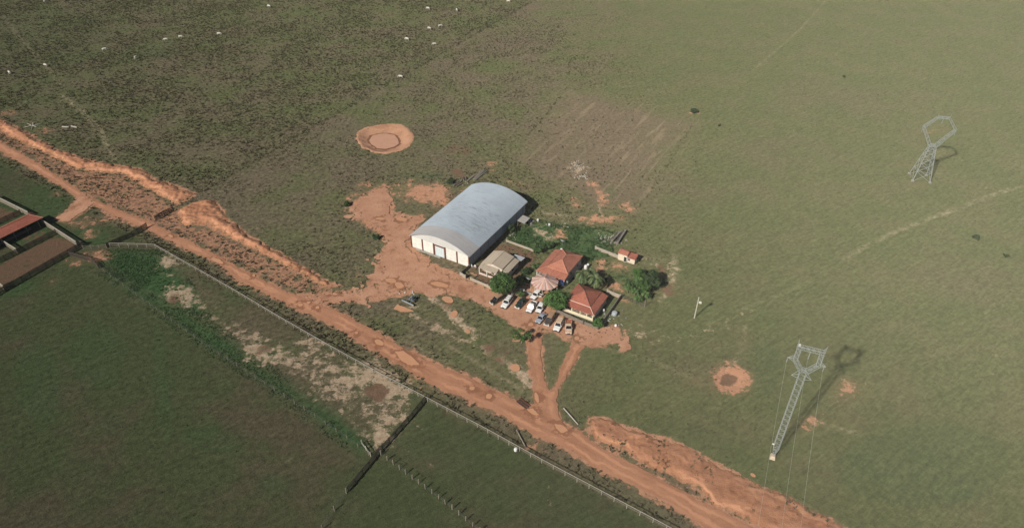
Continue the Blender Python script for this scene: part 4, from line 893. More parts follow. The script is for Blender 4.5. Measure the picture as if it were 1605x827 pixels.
def wires():
    bx_, by_ = g(1210.6, 716.7); ca, sa = cos(R(-22)), sin(R(-22)); cd, sd_ = cos(R(-112)), sin(R(-112)); m = plain('line_cable', (.36,.40,.36), .5, .1, 2, .3)
    for off, z0, lb in ((-3.5, 28.1, 'leftmost cable dropping from the mast pylon over the road'), (0, 29.9, 'middle cable dropping from the mast pylon over the road'), (3.2, 28.1, 'rightmost cable dropping from the mast pylon over the road')):
        o = thing('power_cable', (bx_ + ca * off, by_ + sa * off, z0), lb, 'cable', 0, 'power line cables'); b = MB()
        pts = [(bx_ + ca * off + cd * s_, by_ + sa * off + sd_ * s_, z0 - .40 * s_ + .0032 * s_ * s_) for s_ in np.linspace(0, 125, 40)]; b.tube(pts, [.018] * 40, 5); b.build('conductor', m, o, True)
wires()
def lamp_pole():
    x, y = g(1088.3, 497.9); t = thing('lamp_pole', (x, y, 0), 'slim concrete pole with white lamp standing alone in the pasture', 'lamp pole')
    b = MB(); b.bar((0,0,-.2), (.05,0,7.3), .16, 8, 0, .11); b.build('pole', plain('pale_pole_concrete', (.55,.52,.43), .8, .15), t)
    b = MB(); b.bar((.04,0,5.3), (.45,0,5.4), .05, 6); a = b.build('bracket', M_STEELG, t)
    b = MB(); b.tube([(.4,0,5.65),(.75,0,5.45),(1.05,0,5.25)], [.22,.38,.20], 10); b.build('lamp_head', M_WHITE, t)
lamp_pole()

# ================================================================== TREES AND PLANTS
def leaf_mat(name, a, b_, c):
    m, t, bs = new_mat(name); r = attr(t, 'rnd'); n = nz(t, .7, 3)
    cc = mixc(t, ramp(t, n, .35, .65), a, b_); cc = mixc(t, ramp(t, r, .72, 1.0), cc, c); cc = mixc(t, ramp(t, r, .3, 0.), cc, tuple(x * .55 for x in a))
    t.links.new(cc, bs.inputs['Base Color']); bs.inputs['Roughness'].default_value = .55; bs.inputs['Specular IOR Level'].default_value = .3
    bs.inputs['Transmission Weight'].default_value = 0; bs.inputs['Subsurface Weight'].default_value = 0
    return m
L_MANGO = leaf_mat('mango_leaf', (.038,.085,.020), (.055,.115,.026), (.095,.16,.045)); L_LIGHT = leaf_mat('bright_leaf', (.045,.110,.024), (.065,.14,.030), (.10,.19,.05))
L_PALM = leaf_mat('palm_leaf', (.045,.085,.028), (.07,.12,.04), (.26,.28,.15)); L_BAN = leaf_mat('banana_leaf', (.055,.11,.03), (.085,.15,.045), (.20,.24,.09)); L_DARK = leaf_mat('dark_leaf', (.024,.050,.018), (.034,.066,.022), (.06,.10,.035)); L_BUSH = leaf_mat('bush_leaf', (.040,.085,.025), (.05,.10,.03), (.11,.14,.06))
M_BARK = plain('bark', (.13,.095,.07), .95, .35, 3); M_BARKP = plain('pale_bark', (.34,.29,.23), .9, .25, 3)
def leaves(cen, rad, per, size, flat=.75, shell=.55, up=.35):
    """leaf quads in clumps: cen (n,3), rad (n,)"""
    n = len(cen); c = np.repeat(cen, per, 0); r = np.repeat(rad, per); N = n * per
    d = rng.normal(size=(N, 3)); d /= np.linalg.norm(d, axis=1)[:, None]; rr = r * (shell + (1 - shell) * rng.random(N)) ; p = c + d * rr[:, None] * np.array([1, 1, flat])
    nr = d + rng.normal(size=(N, 3)) * .55 + np.array([0, 0, up]); nr /= np.linalg.norm(nr, axis=1)[:, None]
    a = np.cross(nr, rng.normal(size=(N, 3))); a /= np.linalg.norm(a, axis=1)[:, None]; b = np.cross(nr, a); s = size * rng.uniform(.6, 1.3, N)[:, None]
    V = np.stack([p - a * s, p - b * s * .42, p + a * s, p + b * s * .42], 1).reshape(-1, 3)
    ck = np.repeat(rng.random(n), per); rn = np.clip(.65 * ck + .35 * rng.random(N), 0, 1)
    return V, np.arange(4 * N).reshape(-1, 4), np.repeat(rn, 4)
def tree(name, x, y, Rr, H, label, mat, n=70, per=110, size=.30, trunk=.28, base=.32, flat=.8, bark=None, clump=.30, group=None, cat='tree', gap=0):
    t = thing(name, (x, y, 0), label, cat, 0, group); bark = bark or M_BARK
    cz = H * (base + 1) / 2; hz = H * (1 - base) / 2; ce = []
    while len(ce) < n:
        d = rng.normal(size=3); d /= np.linalg.norm(d); k = rng.uniform(.35, 1) ** .5; lump = .58 + .75 * fbm(np.array([d[0] * 1.7 + x]), np.array([d[1] * 1.7 + d[2] * 1.3 + y]), 1.0, 2, 5)[0]
        if gap and rng.random() < gap: continue
        k *= lump; ce.append((d[0] * k * (Rr - clump * Rr * .6), d[1] * k * (Rr - clump * Rr * .6), cz + d[2] * k * (hz - clump * Rr * .4 * flat)))
    ce = np.array(ce); ra = Rr * clump * rng.uniform(.7, 1.25, n)
    V, Q, rn = leaves(ce, ra, per, size, flat); np_mesh('crown', V, Q, mat, {'rnd': rn}, False, t)
    b = MB(); top = H * base * 1.05; b.tube([(0,0,-.15), (.08*Rr,.03*Rr,top*.5), (0.02,0,top)], [trunk * 1.25, trunk, trunk * .85], 8)
    for k in range(7):
        a = 2 * pi * k / 7 + rng.uniform(-.3, .3); e = ce[rng.integers(n)] * .8; b.tube([(0,0,top * .9), (cos(a) * Rr * .3, sin(a) * Rr * .3, top + (cz - top) * .6), (cos(a) * Rr * .62, sin(a) * Rr * .62, cz + hz * .15)], [trunk * .6, trunk * .38, trunk * .15], 6)
    b.build('trunk', bark, t, smooth=True); return t
def at(px, py, h): x, y = g(px, py, h); return x, y
x, y = at(787, 445, 4.2); tree('shade_tree', x, y, 3.9, 7.2, 'big dense dark green tree beside the small grey house', L_MANGO, 95, 120, .27, .34, .22)
x, y = at(871.5, 470, 3.3); tree('shade_tree', x, y, 3.35, 5.8, 'round bright green tree among the parked cars', L_LIGHT, 85, 120, .25, .30, .22)
x, y = at(817, 528, 2.2); tree('small_tree', x, y, 2.4, 4.4, 'small loose green tree with bare pale stem beside the drive', L_LIGHT, 22, 60, .22, .09, .42, .8, M_BARKP, .26)
x, y = at(938, 506, 1.4); tree('garden_bush', x, y, 1.7, 2.7, 'bright green bush at the corner of the front wall', L_LIGHT, 30, 80, .22, .12, .1, .9, None, .34, cat='bush')
x, y = at(1088, 173.5, .8); tree('thicket_bush', x, y, 2.0, 1.5, 'lone dark bush beside bare earth in the right pasture', L_DARK, 26, 60, .30, .10, .05, .6, None, .34, cat='bush')
x, y = at(817, 457 + 8, 1.2); tree('garden_bush', x - .2, y + 1.2, 1.3, 2.2, 'dull green shrub leaning over the dark green car', L_BUSH, 16, 60, .22, .08, .2, .9, None, .36, cat='bush')
x, y = at(844, 388, 1.2); tree('garden_bush', x, y, 2.6, 2.6, 'wide leafy shrub behind the bright tiled house, left side', L_BUSH, 34, 70, .26, .12, .1, .8, None, .30, cat='bush')
x, y = at(860, 384, 1.0); tree('garden_bush', x, y, 1.9, 2.2, 'smaller leafy shrub touching the back of the bright tiled house', L_BUSH, 22, 70, .26, .10, .1, .8, None, .32, cat='bush')
x, y = at(801, 358, 1.3); tree('climbing_bush', x, y, 1.5, 3.0, 'dark shrub growing against the warehouse side wall', L_DARK, 18, 60, .24, .08, .1, .9, None, .36, cat='bush')
x, y = at(825, 425, .6); tree('garden_bush', x, y, 2.0, 1.6, 'low dark shrub on the lawn behind the parked dark green car', L_DARK, 18, 60, .24, .08, .1, .7, None, .34, cat='bush')
x, y = at(840, 418, .6); tree('garden_bush', x, y, 1.5, 1.5, 'low shrub at the left corner of the bright tiled house', L_BUSH, 14, 60, .24, .08, .1, .7, None, .34, cat='bush')
x, y = at(1022, 440, 1.8); tree('orchard_tree', x, y, 3.1, 4.9, 'dense dark tree at the back of the clump right of the houses', L_DARK, 46, 100, .26, .16, .15, .85)
x, y = at(1010, 452, 1.5); tree('orchard_tree', x, y, 2.6, 4.0, 'mid green tree in the middle of the clump right of the houses', L_MANGO, 36, 90, .26, .14, .15, .85)
x, y = at(1002, 432, 1.2); tree('orchard_tree', x, y, 2.2, 3.3, 'bright green tree at the top of the clump right of the houses', L_LIGHT, 28, 80, .24, .12, .15, .85)
x, y = at(988, 446, 1.0); tree('orchard_tree', x, y, 1.7, 2.4, 'low leafy tree at the left of the clump right of the houses', L_BUSH, 22, 70, .24, .10, .1, .85)
for (px, py, rr, lb) in ((1530,372,1.3,'small dark bush in right pasture near the pale track'), (1323,120,1.0,'tiny dark bush high in the right pasture'), (1577,400,.9,'tiny bush at the right edge below the pale track'), (1128,196,.8,'speck of dark bush below the lone thicket'), (705,285,1.6,'dark shrub among scrap timber beside the warehouse'), (590,372,1.5,'dark shrub on the rough grass left of the yard'), (545,320,1.4,'brown shrub at the left tip of the bare yard')):
    x, y = at(px, py, .5); tree('pasture_bush', x, y, rr, rr * 1.05, lb, L_DARK, 12, 45, .25, .06, .05, .7, None, .36, cat='bush')

def fronds(b, V, Q, rn, c, n, L, el0, el1, droop, w, seg=7, leaf=True):
    """feathered or solid arching leaves round the point c"""
    for k in range(n):
        a = 2 * pi * k / n * 2.4 + rng.uniform(-.4, .4); e = rng.uniform(el0, el1); p = np.array(c, float); d = np.array([cos(a) * cos(e), sin(a) * cos(e), sin(e)]); l = L * rng.uniform(.8, 1.1); sd2 = np.array([-sin(a), cos(a), 0]); col_ = rng.random(); pts = [p.copy()]
        for i in range(seg):
            d = d + np.array([0, 0, -droop / seg * (1 + i * .35)]); d /= np.linalg.norm(d); p = p + d * l / seg; pts.append(p.copy())
        for i in range(seg):
            p0, p1 = pts[i], pts[i + 1]; dd = (p1 - p0)
            if leaf:                                            # leaflets either side of the rib
                b.bar(p0, p1, .03, 3)
                for s_ in (-1, 1):
                    for j in range(3):
                        q = p0 + dd * (j + .5) / 3; u_ = (i + (j + .5) / 3) / seg; ln = w * (1 - .65 * abs(u_ - .4) * 1.5); tip = q + sd2 * s_ * ln + dd / np.linalg.norm(dd) * ln * .55 + np.array([0, 0, -ln * .38]); wd = dd / np.linalg.norm(dd) * .075
                        o = len(V); V += [q - wd, q + wd, tip + wd * .4, tip - wd * .4]; Q.append((o, o + 1, o + 2, o + 3)); rn += [min(1, col_ * .6 + rng.random() * .4)] * 4
            else:
                w0, w1 = (w * max(.12, sin(pi * min(1, (i + .15) / seg))), w * max(.05, sin(pi * min(1, (i + 1.15) / seg))))
                for s_ in (-1, 1):
                    o = len(V); V += [p0, p1, p1 + sd2 * s_ * w1 + np.array([0, 0, -.25 * w1]), p0 + sd2 * s_ * w0 + np.array([0, 0, -.25 * w0])]; Q.append((o, o + 1, o + 2, o + 3)); rn += [min(1, col_ * .7 + rng.random() * .3)] * 4
def palm(px, py, H, lb, L=2.9, n=20):
    x, y = g(px, py, H); t = thing('palm_tree', (x, y, 0), lb, 'palm', 0, 'palms between the two tiled houses'); b = MB(); V, Q, rn = [], [], []
    fronds(b, V, Q, rn, (.3, .1, H), n, L, -.1, 1.2, 1.7, .62); b.build('frond_rib', L_PALM if 0 else plain('frond_rib', (.30,.29,.16), .7, .2), t); np_mesh('crown', np.array(V), np.array(Q), L_PALM, {'rnd': np.array(rn)}, False, t)
    b = MB(); b.tube([(0,0,-.1), (.12,.0,H*.35), (.28,.05,H*.75), (.3,.1,H)], [.24,.17,.15,.14], 8); b.build('trunk', M_BARKP, t, smooth=True)
palm(913, 430, 4.6, 'coconut palm on the left of the three, nearest the striped canopy', 3.5, 24); palm(932, 437, 4.4, 'coconut palm in the middle, hanging over the dark tiled roof', 3.6, 26); palm(924, 426, 3.9, 'shorter palm at the back, beside the bright tiled roof', 3.0, 20)
def banana(px, py, H, lb, L=1.9, n=9):
    x, y = g(px, py, H * .6); t = thing('banana_plant', (x, y, 0), lb, 'banana plant', 0, 'banana plants beside the houses'); b = MB(); V, Q, rn = [], [], []
    for k in range(3):
        a = 2.1 * k; fronds(b, V, Q, rn, (cos(a) * .5, sin(a) * .5, H * (.7 + .12 * k)), n, L, .2, 1.25, 1.5, .30, 6, False)
    np_mesh('leaves', np.array(V), np.array(Q), L_BAN, {'rnd': np.array(rn)}, False, t); b = MB()
    for k in range(3): a = 2.1 * k; b.tube([(cos(a) * .45, sin(a) * .45, -.1), (cos(a) * .5, sin(a) * .5, H * (.7 + .12 * k))], [.14, .09], 7)
    b.build('stem', plain('banana_stem', (.14,.15,.06), .7), t)
banana(1003, 443, 3.0, 'banana plant with arching leaves at the heart of the tree clump', 2.3); banana(996, 458, 2.6, 'banana plant at the near left of the tree clump', 2.0); banana(1013, 462, 2.4, 'banana plant at the near right of the tree clump', 1.8); banana(1000, 468, 2.0, 'pale drooping banana plant nearest the tall grey post', 1.7, 8); banana(908, 446, 2.2, 'small banana plant squeezed between palms and dark roof', 1.5, 7); banana(985, 452, 2.0, 'small banana plant at the left fringe of the clump', 1.5, 8)
def garden():
    P = gp([(800,356),(845,344),(880,352),(905,352),(965,358),(962,396),(932,428),(916,402),(880,388),(838,392),(790,376)]); lo, hi = P.min(0), P.max(0); x, y = rng.uniform(lo[0], hi[0], 5000), rng.uniform(lo[1], hi[1], 5000); c = cover(x, y)
    k = (sdp(x, y, P) > .3) & (c['pale'] < .35) & (c['soil'] < .35) & ~blocked(x, y) & (fbm(x, y, .22, 3, 51) > .40); x, y = x[k][:950], y[k][:950]; n = len(x); h = rng.uniform(.15, .75, n)
    V, Q, rn = leaves(np.stack([x, y, h * .6], 1), .2 + .25 * rng.random(n), 12, .17, .8, .3, .6)
    tag(np_mesh('garden_crop', V, Q, leaf_mat('crop_leaf', (.032,.074,.022), (.042,.092,.026), (.085,.135,.042)), {'rnd': rn}), 'low leafy green crop filling the garden behind the houses', 'crop', None, 'stuff')
    qs = []
    for P, m_, th in ((LUSH[0], 1500, .43), (LUSH[1], 1500, .44)):
        lo, hi = P.min(0), P.max(0); x, y = rng.uniform(lo[0], hi[0], 24000), rng.uniform(lo[1], hi[1], 24000); k = (sdp(x, y, P) > -1) & (fbm(x, y, .12, 3, 52) > th) & (cover(x, y)['pale'] < .4); qs.append(np.stack([x[k][:m_], y[k][:m_]], 1))
    x, y = np.concatenate(qs).T; n = len(x)
    V, Q, rn = leaves(np.stack([x, y, .10 + 0 * x], 1), .16 + .26 * rng.random(n), 7, .14, .5, .3, .6)
    tag(np_mesh('tall_weeds', V, Q, leaf_mat('weed_leaf', (.032,.066,.025), (.042,.082,.030), (.08,.115,.045)), {'rnd': rn}), 'rank dark green weeds in the corner of the front paddock', 'weeds', None, 'stuff')
garden()
# ================================================================== VEHICLES
M_TYRE = M_DARK; M_RIM = plain('rim_alloy', (.42,.42,.42), .4, .15, 2, .6); M_LAMP = plain('headlamp_lens', (.75,.76,.74), .15, .1); M_TAIL = plain('tail_lens', (.35,.02,.02), .25, .1); M_GLS = plain('car_glass', (.012,.015,.018), .08, .2); M_BUMP = plain('bumper_plastic', (.05,.05,.05), .6, .2); M_CHROME = plain('pale_bumper', (.62,.60,.56), .35, .15)
def paint(name, c, dust=.0):
    m, t, b = new_mat(name); n = nz(t, 1.1, 4, .65); z = node(t, 'ShaderNodeSeparateXYZ', {0: coords(t)}).outputs[2]
    cc = mixc(t, mth(t, 'MULTIPLY', ramp(t, mth(t, 'ADD', n, dust - .5), .3, .7), min(1, .15 + dust)), c, (.46,.27,.17)); cc = mixc(t, mth(t, 'MULTIPLY', ramp(t, z, .75, .3), .75), cc, (.36,.19,.11))
    t.links.new(cc, b.inputs['Base Color']); t.links.new(mth(t, 'ADD', .25, mth(t, 'MULTIPLY', n, .3)), b.inputs['Roughness']); b.inputs['Coat Weight'].default_value = .3; return m
def car(kind, x, y, ang, label, body, roofm=None, L=4.5, W=1.78, bump=None, bedm=None, rack=False, doors=False, tail=False, noem=None):
    """x forward. kind: suv, hatch, sedan, pickup"""
    t = thing('pickup_truck' if kind == 'pickup' else 'parked_car', (x, y, 0), label, 'pickup' if kind == 'pickup' else 'car', R(ang), 'vehicles parked in the yard'); h = L / 2; w = W / 2; roofm = roofm or body
    zb = .34; belt = {'suv': 1.02, 'hatch': .92, 'sedan': .88, 'pickup': 1.02}[kind]; top = {'suv': 1.76, 'hatch': 1.50, 'sedan': 1.42, 'pickup': 1.74}[kind]; hood = belt - .06
    fr = {'suv': h * .38, 'hatch': h * .42, 'sedan': h * .38, 'pickup': h * .42}[kind]               # cowl
    rr = {'suv': -h * .97, 'hatch': -h * .94, 'sedan': -h * .66, 'pickup': -h * .18}[kind]            # rear of cabin at the belt
    def sec(xx, zt, k, zb_=zb): return [(xx, -w * k, zb_), (xx, -w * k * 1.0, zt * .55), (xx, -w * k * .985, zt - .10), (xx, -w * k * .90, zt), (xx, w * k * .90, zt), (xx, w * k * .985, zt - .10), (xx, w * k, zt * .55), (xx, w * k, zb_)]
    end = -h if kind != 'pickup' else -h * .20
    b = MB(); st = [(h, hood * .66, .80), (h - .10, hood * .86, .93), (h - .35, hood * .94, .99), (fr + .1, hood + .02, 1), (fr, belt, 1), (rr + .3, belt, 1), (end + .18, belt if kind != 'sedan' else belt - .02, 1), (end, (belt - .1) if kind != 'pickup' else belt, .94 if kind != 'pickup' else 1)]
    b.loft([sec(*s_) for s_ in st]); bo = b.build('body', body, t, smooth=False)
    if kind == 'pickup':                                            # open load bed
        b = MB(); x0, x1 = -h, -h * .20; b.box(((x0 + x1) / 2, 0, .62), (x1 - x0, W * .96, .12)); 
        for s_ in (-1, 1): b.box(((x0 + x1) / 2, s_ * (w - .05), .72), (x1 - x0, .10, .62))
        b.box((x1 - .03, 0, .74), (.05, W * .9, .60)); b.build('load_bed', body, t)
        b = MB(); b.box(((x0 + x1) / 2, 0, .70), (x1 - x0 - .16, W * .82, .05)); b.build('bed_liner', bedm or M_BUMP, t)
        b = MB()
        if tail: b.box((x0 - .28, 0, .66), (.56, W * .92, .06))
        else: b.box((x0 + .03, 0, .76), (.06, W * .9, .56))
        b.build('tailgate', bedm if tail and bedm else body, t)
    wt = w * .74; xf = fr - (.62 if kind != 'suv' else .55); xr = rr + {'suv': .22, 'hatch': .42, 'sedan': .55, 'pickup': .12}[kind]; e = .04
    def quadp(nm, pts, par=t): b = MB(); b.plate(pts, .03); return b.build(nm, M_GLS, par)
    A = [(fr, -w * .88, belt), (fr, w * .88, belt), (xf, wt, top), (xf, -wt, top)]; B = [(rr, -w * .88, belt), (rr, w * .88, belt), (xr, wt, top), (xr, -wt, top)]
    quadp('windscreen', A); quadp('rear_window', B)
    for s_ in (-1, 1): quadp('side_window', [(fr - .06, s_ * w * .90, belt), (rr + .05, s_ * w * .90, belt), (xr + .02, s_ * wt, top), (xf - .02, s_ * wt, top)])
    for s_ in (-1, 1):
        mx = (fr + rr) / 2 - .1
        for p_, q_, r_ in (((fr, s_ * w * .90, belt - .02), (xf, s_ * wt, top), .045), ((rr, s_ * w * .90, belt - .02), (xr, s_ * wt, top), .07), ((mx, s_ * w * .915, belt), (mx + (xf + xr - fr - rr) / 2 * .3, s_ * (wt + .02), top), .045)):
            b = MB(); b.bar(p_, q_, r_, 4); b.build('pillar', body, t)
    b = MB(); rs = lambda xx, z, k: [(xx, -wt * k * 1.04, z - .05), (xx, -wt * k * .9, z + .02), (xx, wt * k * .9, z + .02), (xx, wt * k * 1.04, z - .05)]
    b.loft([rs(xf + .10, top - .02, .97), rs(xf - .10, top + .03, 1), rs((xf + xr) / 2, top + .05, 1), rs(xr + .05, top + .02, 1), rs(xr - .06, top - .03, .96)]); rf = b.build('roof', roofm, t)
    if rack:
        b = MB()
        for s_ in (-1, 1): b.bar((xf - .2, s_ * wt * .85, top + .12), (xr + .1, s_ * wt * .85, top + .12), .03, 5)
        for k in range(3): xx = xf - .3 + (xr - xf + .5) * k / 2; b.bar((xx, -wt * .85, top + .12), (xx, wt * .85, top + .12), .03, 5)
        b.build('roof_rack', M_BUMP, t)
    for s_ in (-1, 1):
        b = MB(); b.box((h - .10, s_ * w * .66, hood * .78), (.14, .36, .16)); b.build('headlight', M_LAMP, t); b = MB(); b.box((-h + .02, s_ * w * .78, .85), (.08, .22, .26)); b.build('tail_light', M_TAIL, t); b = MB(); b.box((fr - .25, s_ * (w + .08), belt + .08), (.12, .20, .14)); b.build('mirror', body, t)
    b = MB(); b.box((h + .03, 0, .47), (.16, W * .92, .22)); b.build('front_bumper', bump or M_BUMP, t); b = MB(); b.box((-h - .03, 0, .50), (.12, W * .9, .20)); b.build('rear_bumper', bump or M_BUMP, t); b = MB(); b.box((h - .02, 0, hood * .70), (.08, W * .42, .14)); b.build('grille', M_BUMP, t)
    r = .33 if kind in ('hatch', 'sedan') else .38
    for xx in (h * .62, -h * .60):
        for s_ in (-1, 1):
            b = MB(); b.bar((xx, s_ * (w - .20), r), (xx, s_ * (w + .02), r), r, 16); wh = b.build('wheel', M_TYRE, t); b = MB(); b.bar((xx, s_ * (w + .0), r), (xx, s_ * (w + .03), r), r * .6, 12); b.build('rim', M_RIM, wh)
    if doors:
        for k, (xx, s_) in enumerate(((fr - .55, 1), ((fr + rr) / 2 - .15, 1))):
            b = MB(); a = R(62); c, s2 = cos(a), sin(a); P = lambda l, z: (xx - l * c * 1.0 + .0, s_ * (w + .02 + l * s2), z)
            b.plate([P(0, .4), P(.95, .4), P(.95, belt), P(0, belt)], .07); d = b.build('open_door', body, t)
            b = MB(); b.plate([P(.05, belt), P(.9, belt), P(.8, belt + .4), P(.2, belt + .42)], .03); b.build('door_window', M_GLS, d)
    return t
C_W = paint('white_car_paint', (.74,.74,.72), .10); C_WD = paint('dusty_white_paint', (.72,.68,.60), .38); C_WO = paint('mud_splashed_white_paint', (.72,.60,.48), .60); C_K = paint('black_car_paint', (.018,.017,.016), .05); C_G = paint('dark_green_paint', (.012,.035,.028), .05); C_S = paint('blue_silver_paint', (.30,.33,.38), .10); C_B = paint('dark_brown_paint', (.060,.050,.044), .30); C_TAN = paint('dusty_roof_paint', (.30,.20,.13), .5); C_BEI = paint('beige_dust_roof', (.62,.50,.36), .5)
car('suv', -4.3, 148.4, -136, 'black car with tan roof, first of the parked row from the left', C_K, C_TAN, 4.2, 1.75, M_CHROME)
car('suv', -1.4, 147.2, -116, 'long white car with roof rack, parked under the edge of the big tree', C_W, C_W, 4.9, 1.8, None, None, True)
car('sedan', 2.5, 147.0, -121, 'dark green car half hidden by shrub and shade', C_G, C_G, 4.5, 1.75, M_CHROME)
car('hatch', 6.8, 150.6, -124, 'white car with its doors open beside the striped canopy', C_W, C_W, 4.1, 1.72, None, None, False, True)
car('pickup', 5.4, 145.3, -113, 'small white pickup with dark load bed in middle of the yard', C_W, C_W, 4.7, 1.75, None, M_BUMP)
car('hatch', 7.8, 144.9, -111, 'white hatchback with its back half under the round tree', C_W, C_W, 4.0, 1.7)
car('sedan', 7.9, 140.7, -121, 'blue silver sedan beside the round tree', C_S, C_S, 4.3, 1.72)
car('suv', 10.2, 140.0, -116, 'dusty dark brown car with pale front bumper', C_B, C_TAN, 4.5, 1.78, M_CHROME)
car('suv', 12.5, 137.8, -111, 'white car with beige dust over roof and rear', C_W, C_BEI, 4.7, 1.82)
car('pickup', 15.1, 136.9, -93, 'white pickup with rust red mud in its open bed, last of the row', C_WO, C_BEI, 5.0, 1.8, None, plain('red_mud', (.33,.12,.06), .9), tail=True)

# ================================================================== CATTLE
M_COW = plain('pale_hide', (.60,.57,.50), .8, .15, 2); M_COWD = plain('horn_grey', (.20,.18,.16), .7)
def make_cow():
    t = thing('cow', (0, 0, 0), 'white cow', 'cow', 0, 'white cattle grazing in the upper pasture')
    vs, es, rs = [], [], []
    def chain(pts, root=None):
        prev = root
        for (p, r) in pts:
            vs.append(p); rs.append(r); i = len(vs) - 1
            if prev is not None: es.append((prev, i))
            prev = i
        return prev
    chain([((0,0,1.08), (.36,.42)), ((.45,0,1.10), (.34,.42)), ((.85,0,1.16), (.26,.38))]); hump = 2
    chain([((-.5,0,1.10), (.34,.40)), ((-.92,0,1.14), (.26,.30))], 0); rump = 4
    chain([((1.10,0,1.10), (.17,.24)), ((1.35,0,.80), (.13,.18)), ((1.52,0,.50), (.12,.14)), ((1.62,0,.24), (.09,.10))], hump)
    for s_ in (-1, 1):
        chain([((.72,s_*.22,.75), (.12,.13)), ((.70,s_*.23,.40), (.075,.08)), ((.73,s_*.23,.05), (.06,.07))], 1)
        chain([((-.80,s_*.23,.78), (.15,.17)), ((-.98,s_*.23,.46), (.08,.09)), ((-.92,s_*.23,.05), (.06,.07))], 3)
    chain([((-1.08,0,1.05), (.05,.05)), ((-1.14,0,.55), (.04,.04))], rump)
    me = bpy.data.meshes.new('body'); me.from_pydata(vs, es, []); o = bpy.data.objects.new('body', me); col.objects.link(o)
    sk = o.modifiers.new('skin', 'SKIN'); me.skin_vertices if False else None
    if not me.skin_vertices:
        bpy.context.view_layer.objects.active = o; bpy.ops.mesh.customdata_skin_add()
    for v, r in zip(me.skin_vertices[0].data, rs): v.radius = r
    me.skin_vertices[0].data[0].use_root = True
    su = o.modifiers.new('sub', 'SUBSURF'); su.levels = su.render_levels = 1
    dg = bpy.context.evaluated_depsgraph_get(); m2 = bpy.data.meshes.new_from_object(o.evaluated_get(dg)); o.modifiers.clear(); o.data = m2; m2.materials.clear(); m2.materials.append(M_COW); o.parent = t
    for s_ in (-1, 1): b = MB(); b.plate([(1.34,s_*.10,.86),(1.40,s_*.12,.80),(1.30,s_*.36,.78)], .03); b.build('ear', M_COW, t); b = MB(); b.tube([(1.40,s_*.08,.80),(1.42,s_*.2,.95),(1.40,s_*.2,1.08)], [.035,.028,.01], 6); b.build('horn', M_COWD, t)
    return t
COWS = [((14.6,113.6), 140, 'white cow nearest the left edge of the pasture'), ((71.3,102), 160, 'white cow standing on the worn cattle path'), ((71,1.5), 60, 'white cow at the very top left of the picture'), ((163.6,77.4), 30, 'white cow standing alone, right of the cattle path'), ((212.8,90), 80, 'dull white cow in rough grass, right of the lone cow'),
        ((260,62), 200, 'white cow facing left in a pair on greener grass'), ((282.7,57.4), 10, 'white cow on the right of the pair on greener grass'), ((343,53), 0, 'small pale cow right of the pair in the rough field'), ((421.6,10), 150, 'pale cow near the top edge, left of the group of five'), ((638,61.5), 150, 'white cow at the lower left of the group near the wire fence'), ((673,44.5), 145, 'brightest white cow in the middle of the group'), ((681,69), 190, 'white cow closest below the middle of the group'),
        ((690,40.5), 20, 'white cow on the right of the middle of the group'), ((671,13.6), 150, 'white cow at the top of the group'), ((716,16), 110, 'white cow at the far right of the group'), ((628,120), 170, 'white cow right beside the wire fence'), ((797,2), 160, 'pale cow at the top edge close to the wire fence')]
proto = make_cow()
for i, (p, a, lb) in enumerate(COWS):
    c = proto if i == 0 else copy_tree(proto); x, y = g(*p, .7); c.location = (x, y, 0); c.rotation_euler = (0, 0, R(a)); c['label'] = lb; s_ = .98 * (1 + .08 * sin(i * 5)); c.scale = (s_, s_, s_)

# ================================================================== SMALL THINGS ABOUT THE FARM
def log_pile(name, px, lb, n, L, r, ang, mats, cat='logs'):
    x, y = g(*px); t = thing(name, (x, y, 0), lb, cat, R(ang))
    for k in range(n):
        m = mats[k % len(mats)]; a = random.uniform(-.12, .12); yy = (k - n / 2) * r * 2.3 + random.uniform(-.1, .1); l = L * random.uniform(.7, 1.05); xo = random.uniform(-.12, .12) * L
        b = MB(); b.bar((xo - l / 2, yy - a * l / 2, r), (xo + l / 2, yy + a * l / 2, r + random.uniform(0, .15)), r * random.uniform(.8, 1.1), 7, 0, r * random.uniform(.6, .9)); b.build('log', m, t)
    return t
M_LOGG = plain('grey_log', (.30,.28,.25), .9, .3, 3)
log_pile('timber_stack', (752, 273), 'stack of long grey timbers lying behind the warehouse', 4, 9.5, .22, 62, [M_LOGG, M_GREYT])
log_pile('timber_stack', (738, 279), 'shorter grey timbers beside the warehouse roof edge', 2, 5, .2, 60, [M_GREYT, M_LOGG])
log_pile('scrap_timber', (716, 288), 'tangle of dark scrap timber against the warehouse', 9, 3.2, .16, 40, [M_DARKW, M_GREYT, M_DARKW], 'scrap')
log_pile('scrap_timber', (728, 281), 'dark broken branches next to the grey timbers', 7, 2.6, .14, 100, [M_DARKW, M_DARKW, M_GREYT], 'scrap')
def single_log(p, q, lb, m, r=.2, name='fallen_log', cat='log', h=.2):
    a, b_ = g(*p), g(*q); b = MB(); t = thing(name, (a[0], a[1], 0), lb, cat)
    b.bar((a[0], a[1], h), (b_[0], b_[1], h), r, 8, 0, r * .85); b.build('trunk', m, t, True); return t
single_log((883.5,640), (906,665.5), 'long grey beam lying in the grass right of the junction', plain('grey_beam', (.40,.37,.32), .9), .17, 'timber_beam', 'beam')
single_log((809.6,674), (824,701), 'grey dead trunk leaning towards the white rail fence', M_GREYT, .17)
single_log((98,199.5), (108,199.8), 'left of two pale logs lying in the far pasture', plain('bleached_wood', (.50,.47,.40), .9), .28); single_log((112,198.5), (121,200.5), 'right of two pale logs lying in the far pasture', MATS['bleached_wood'], .25)
x, y = g(52, 198); t = thing('dead_branches', (x, y, 0), 'crossed pale dead branches beside the orange bank', 'branches')
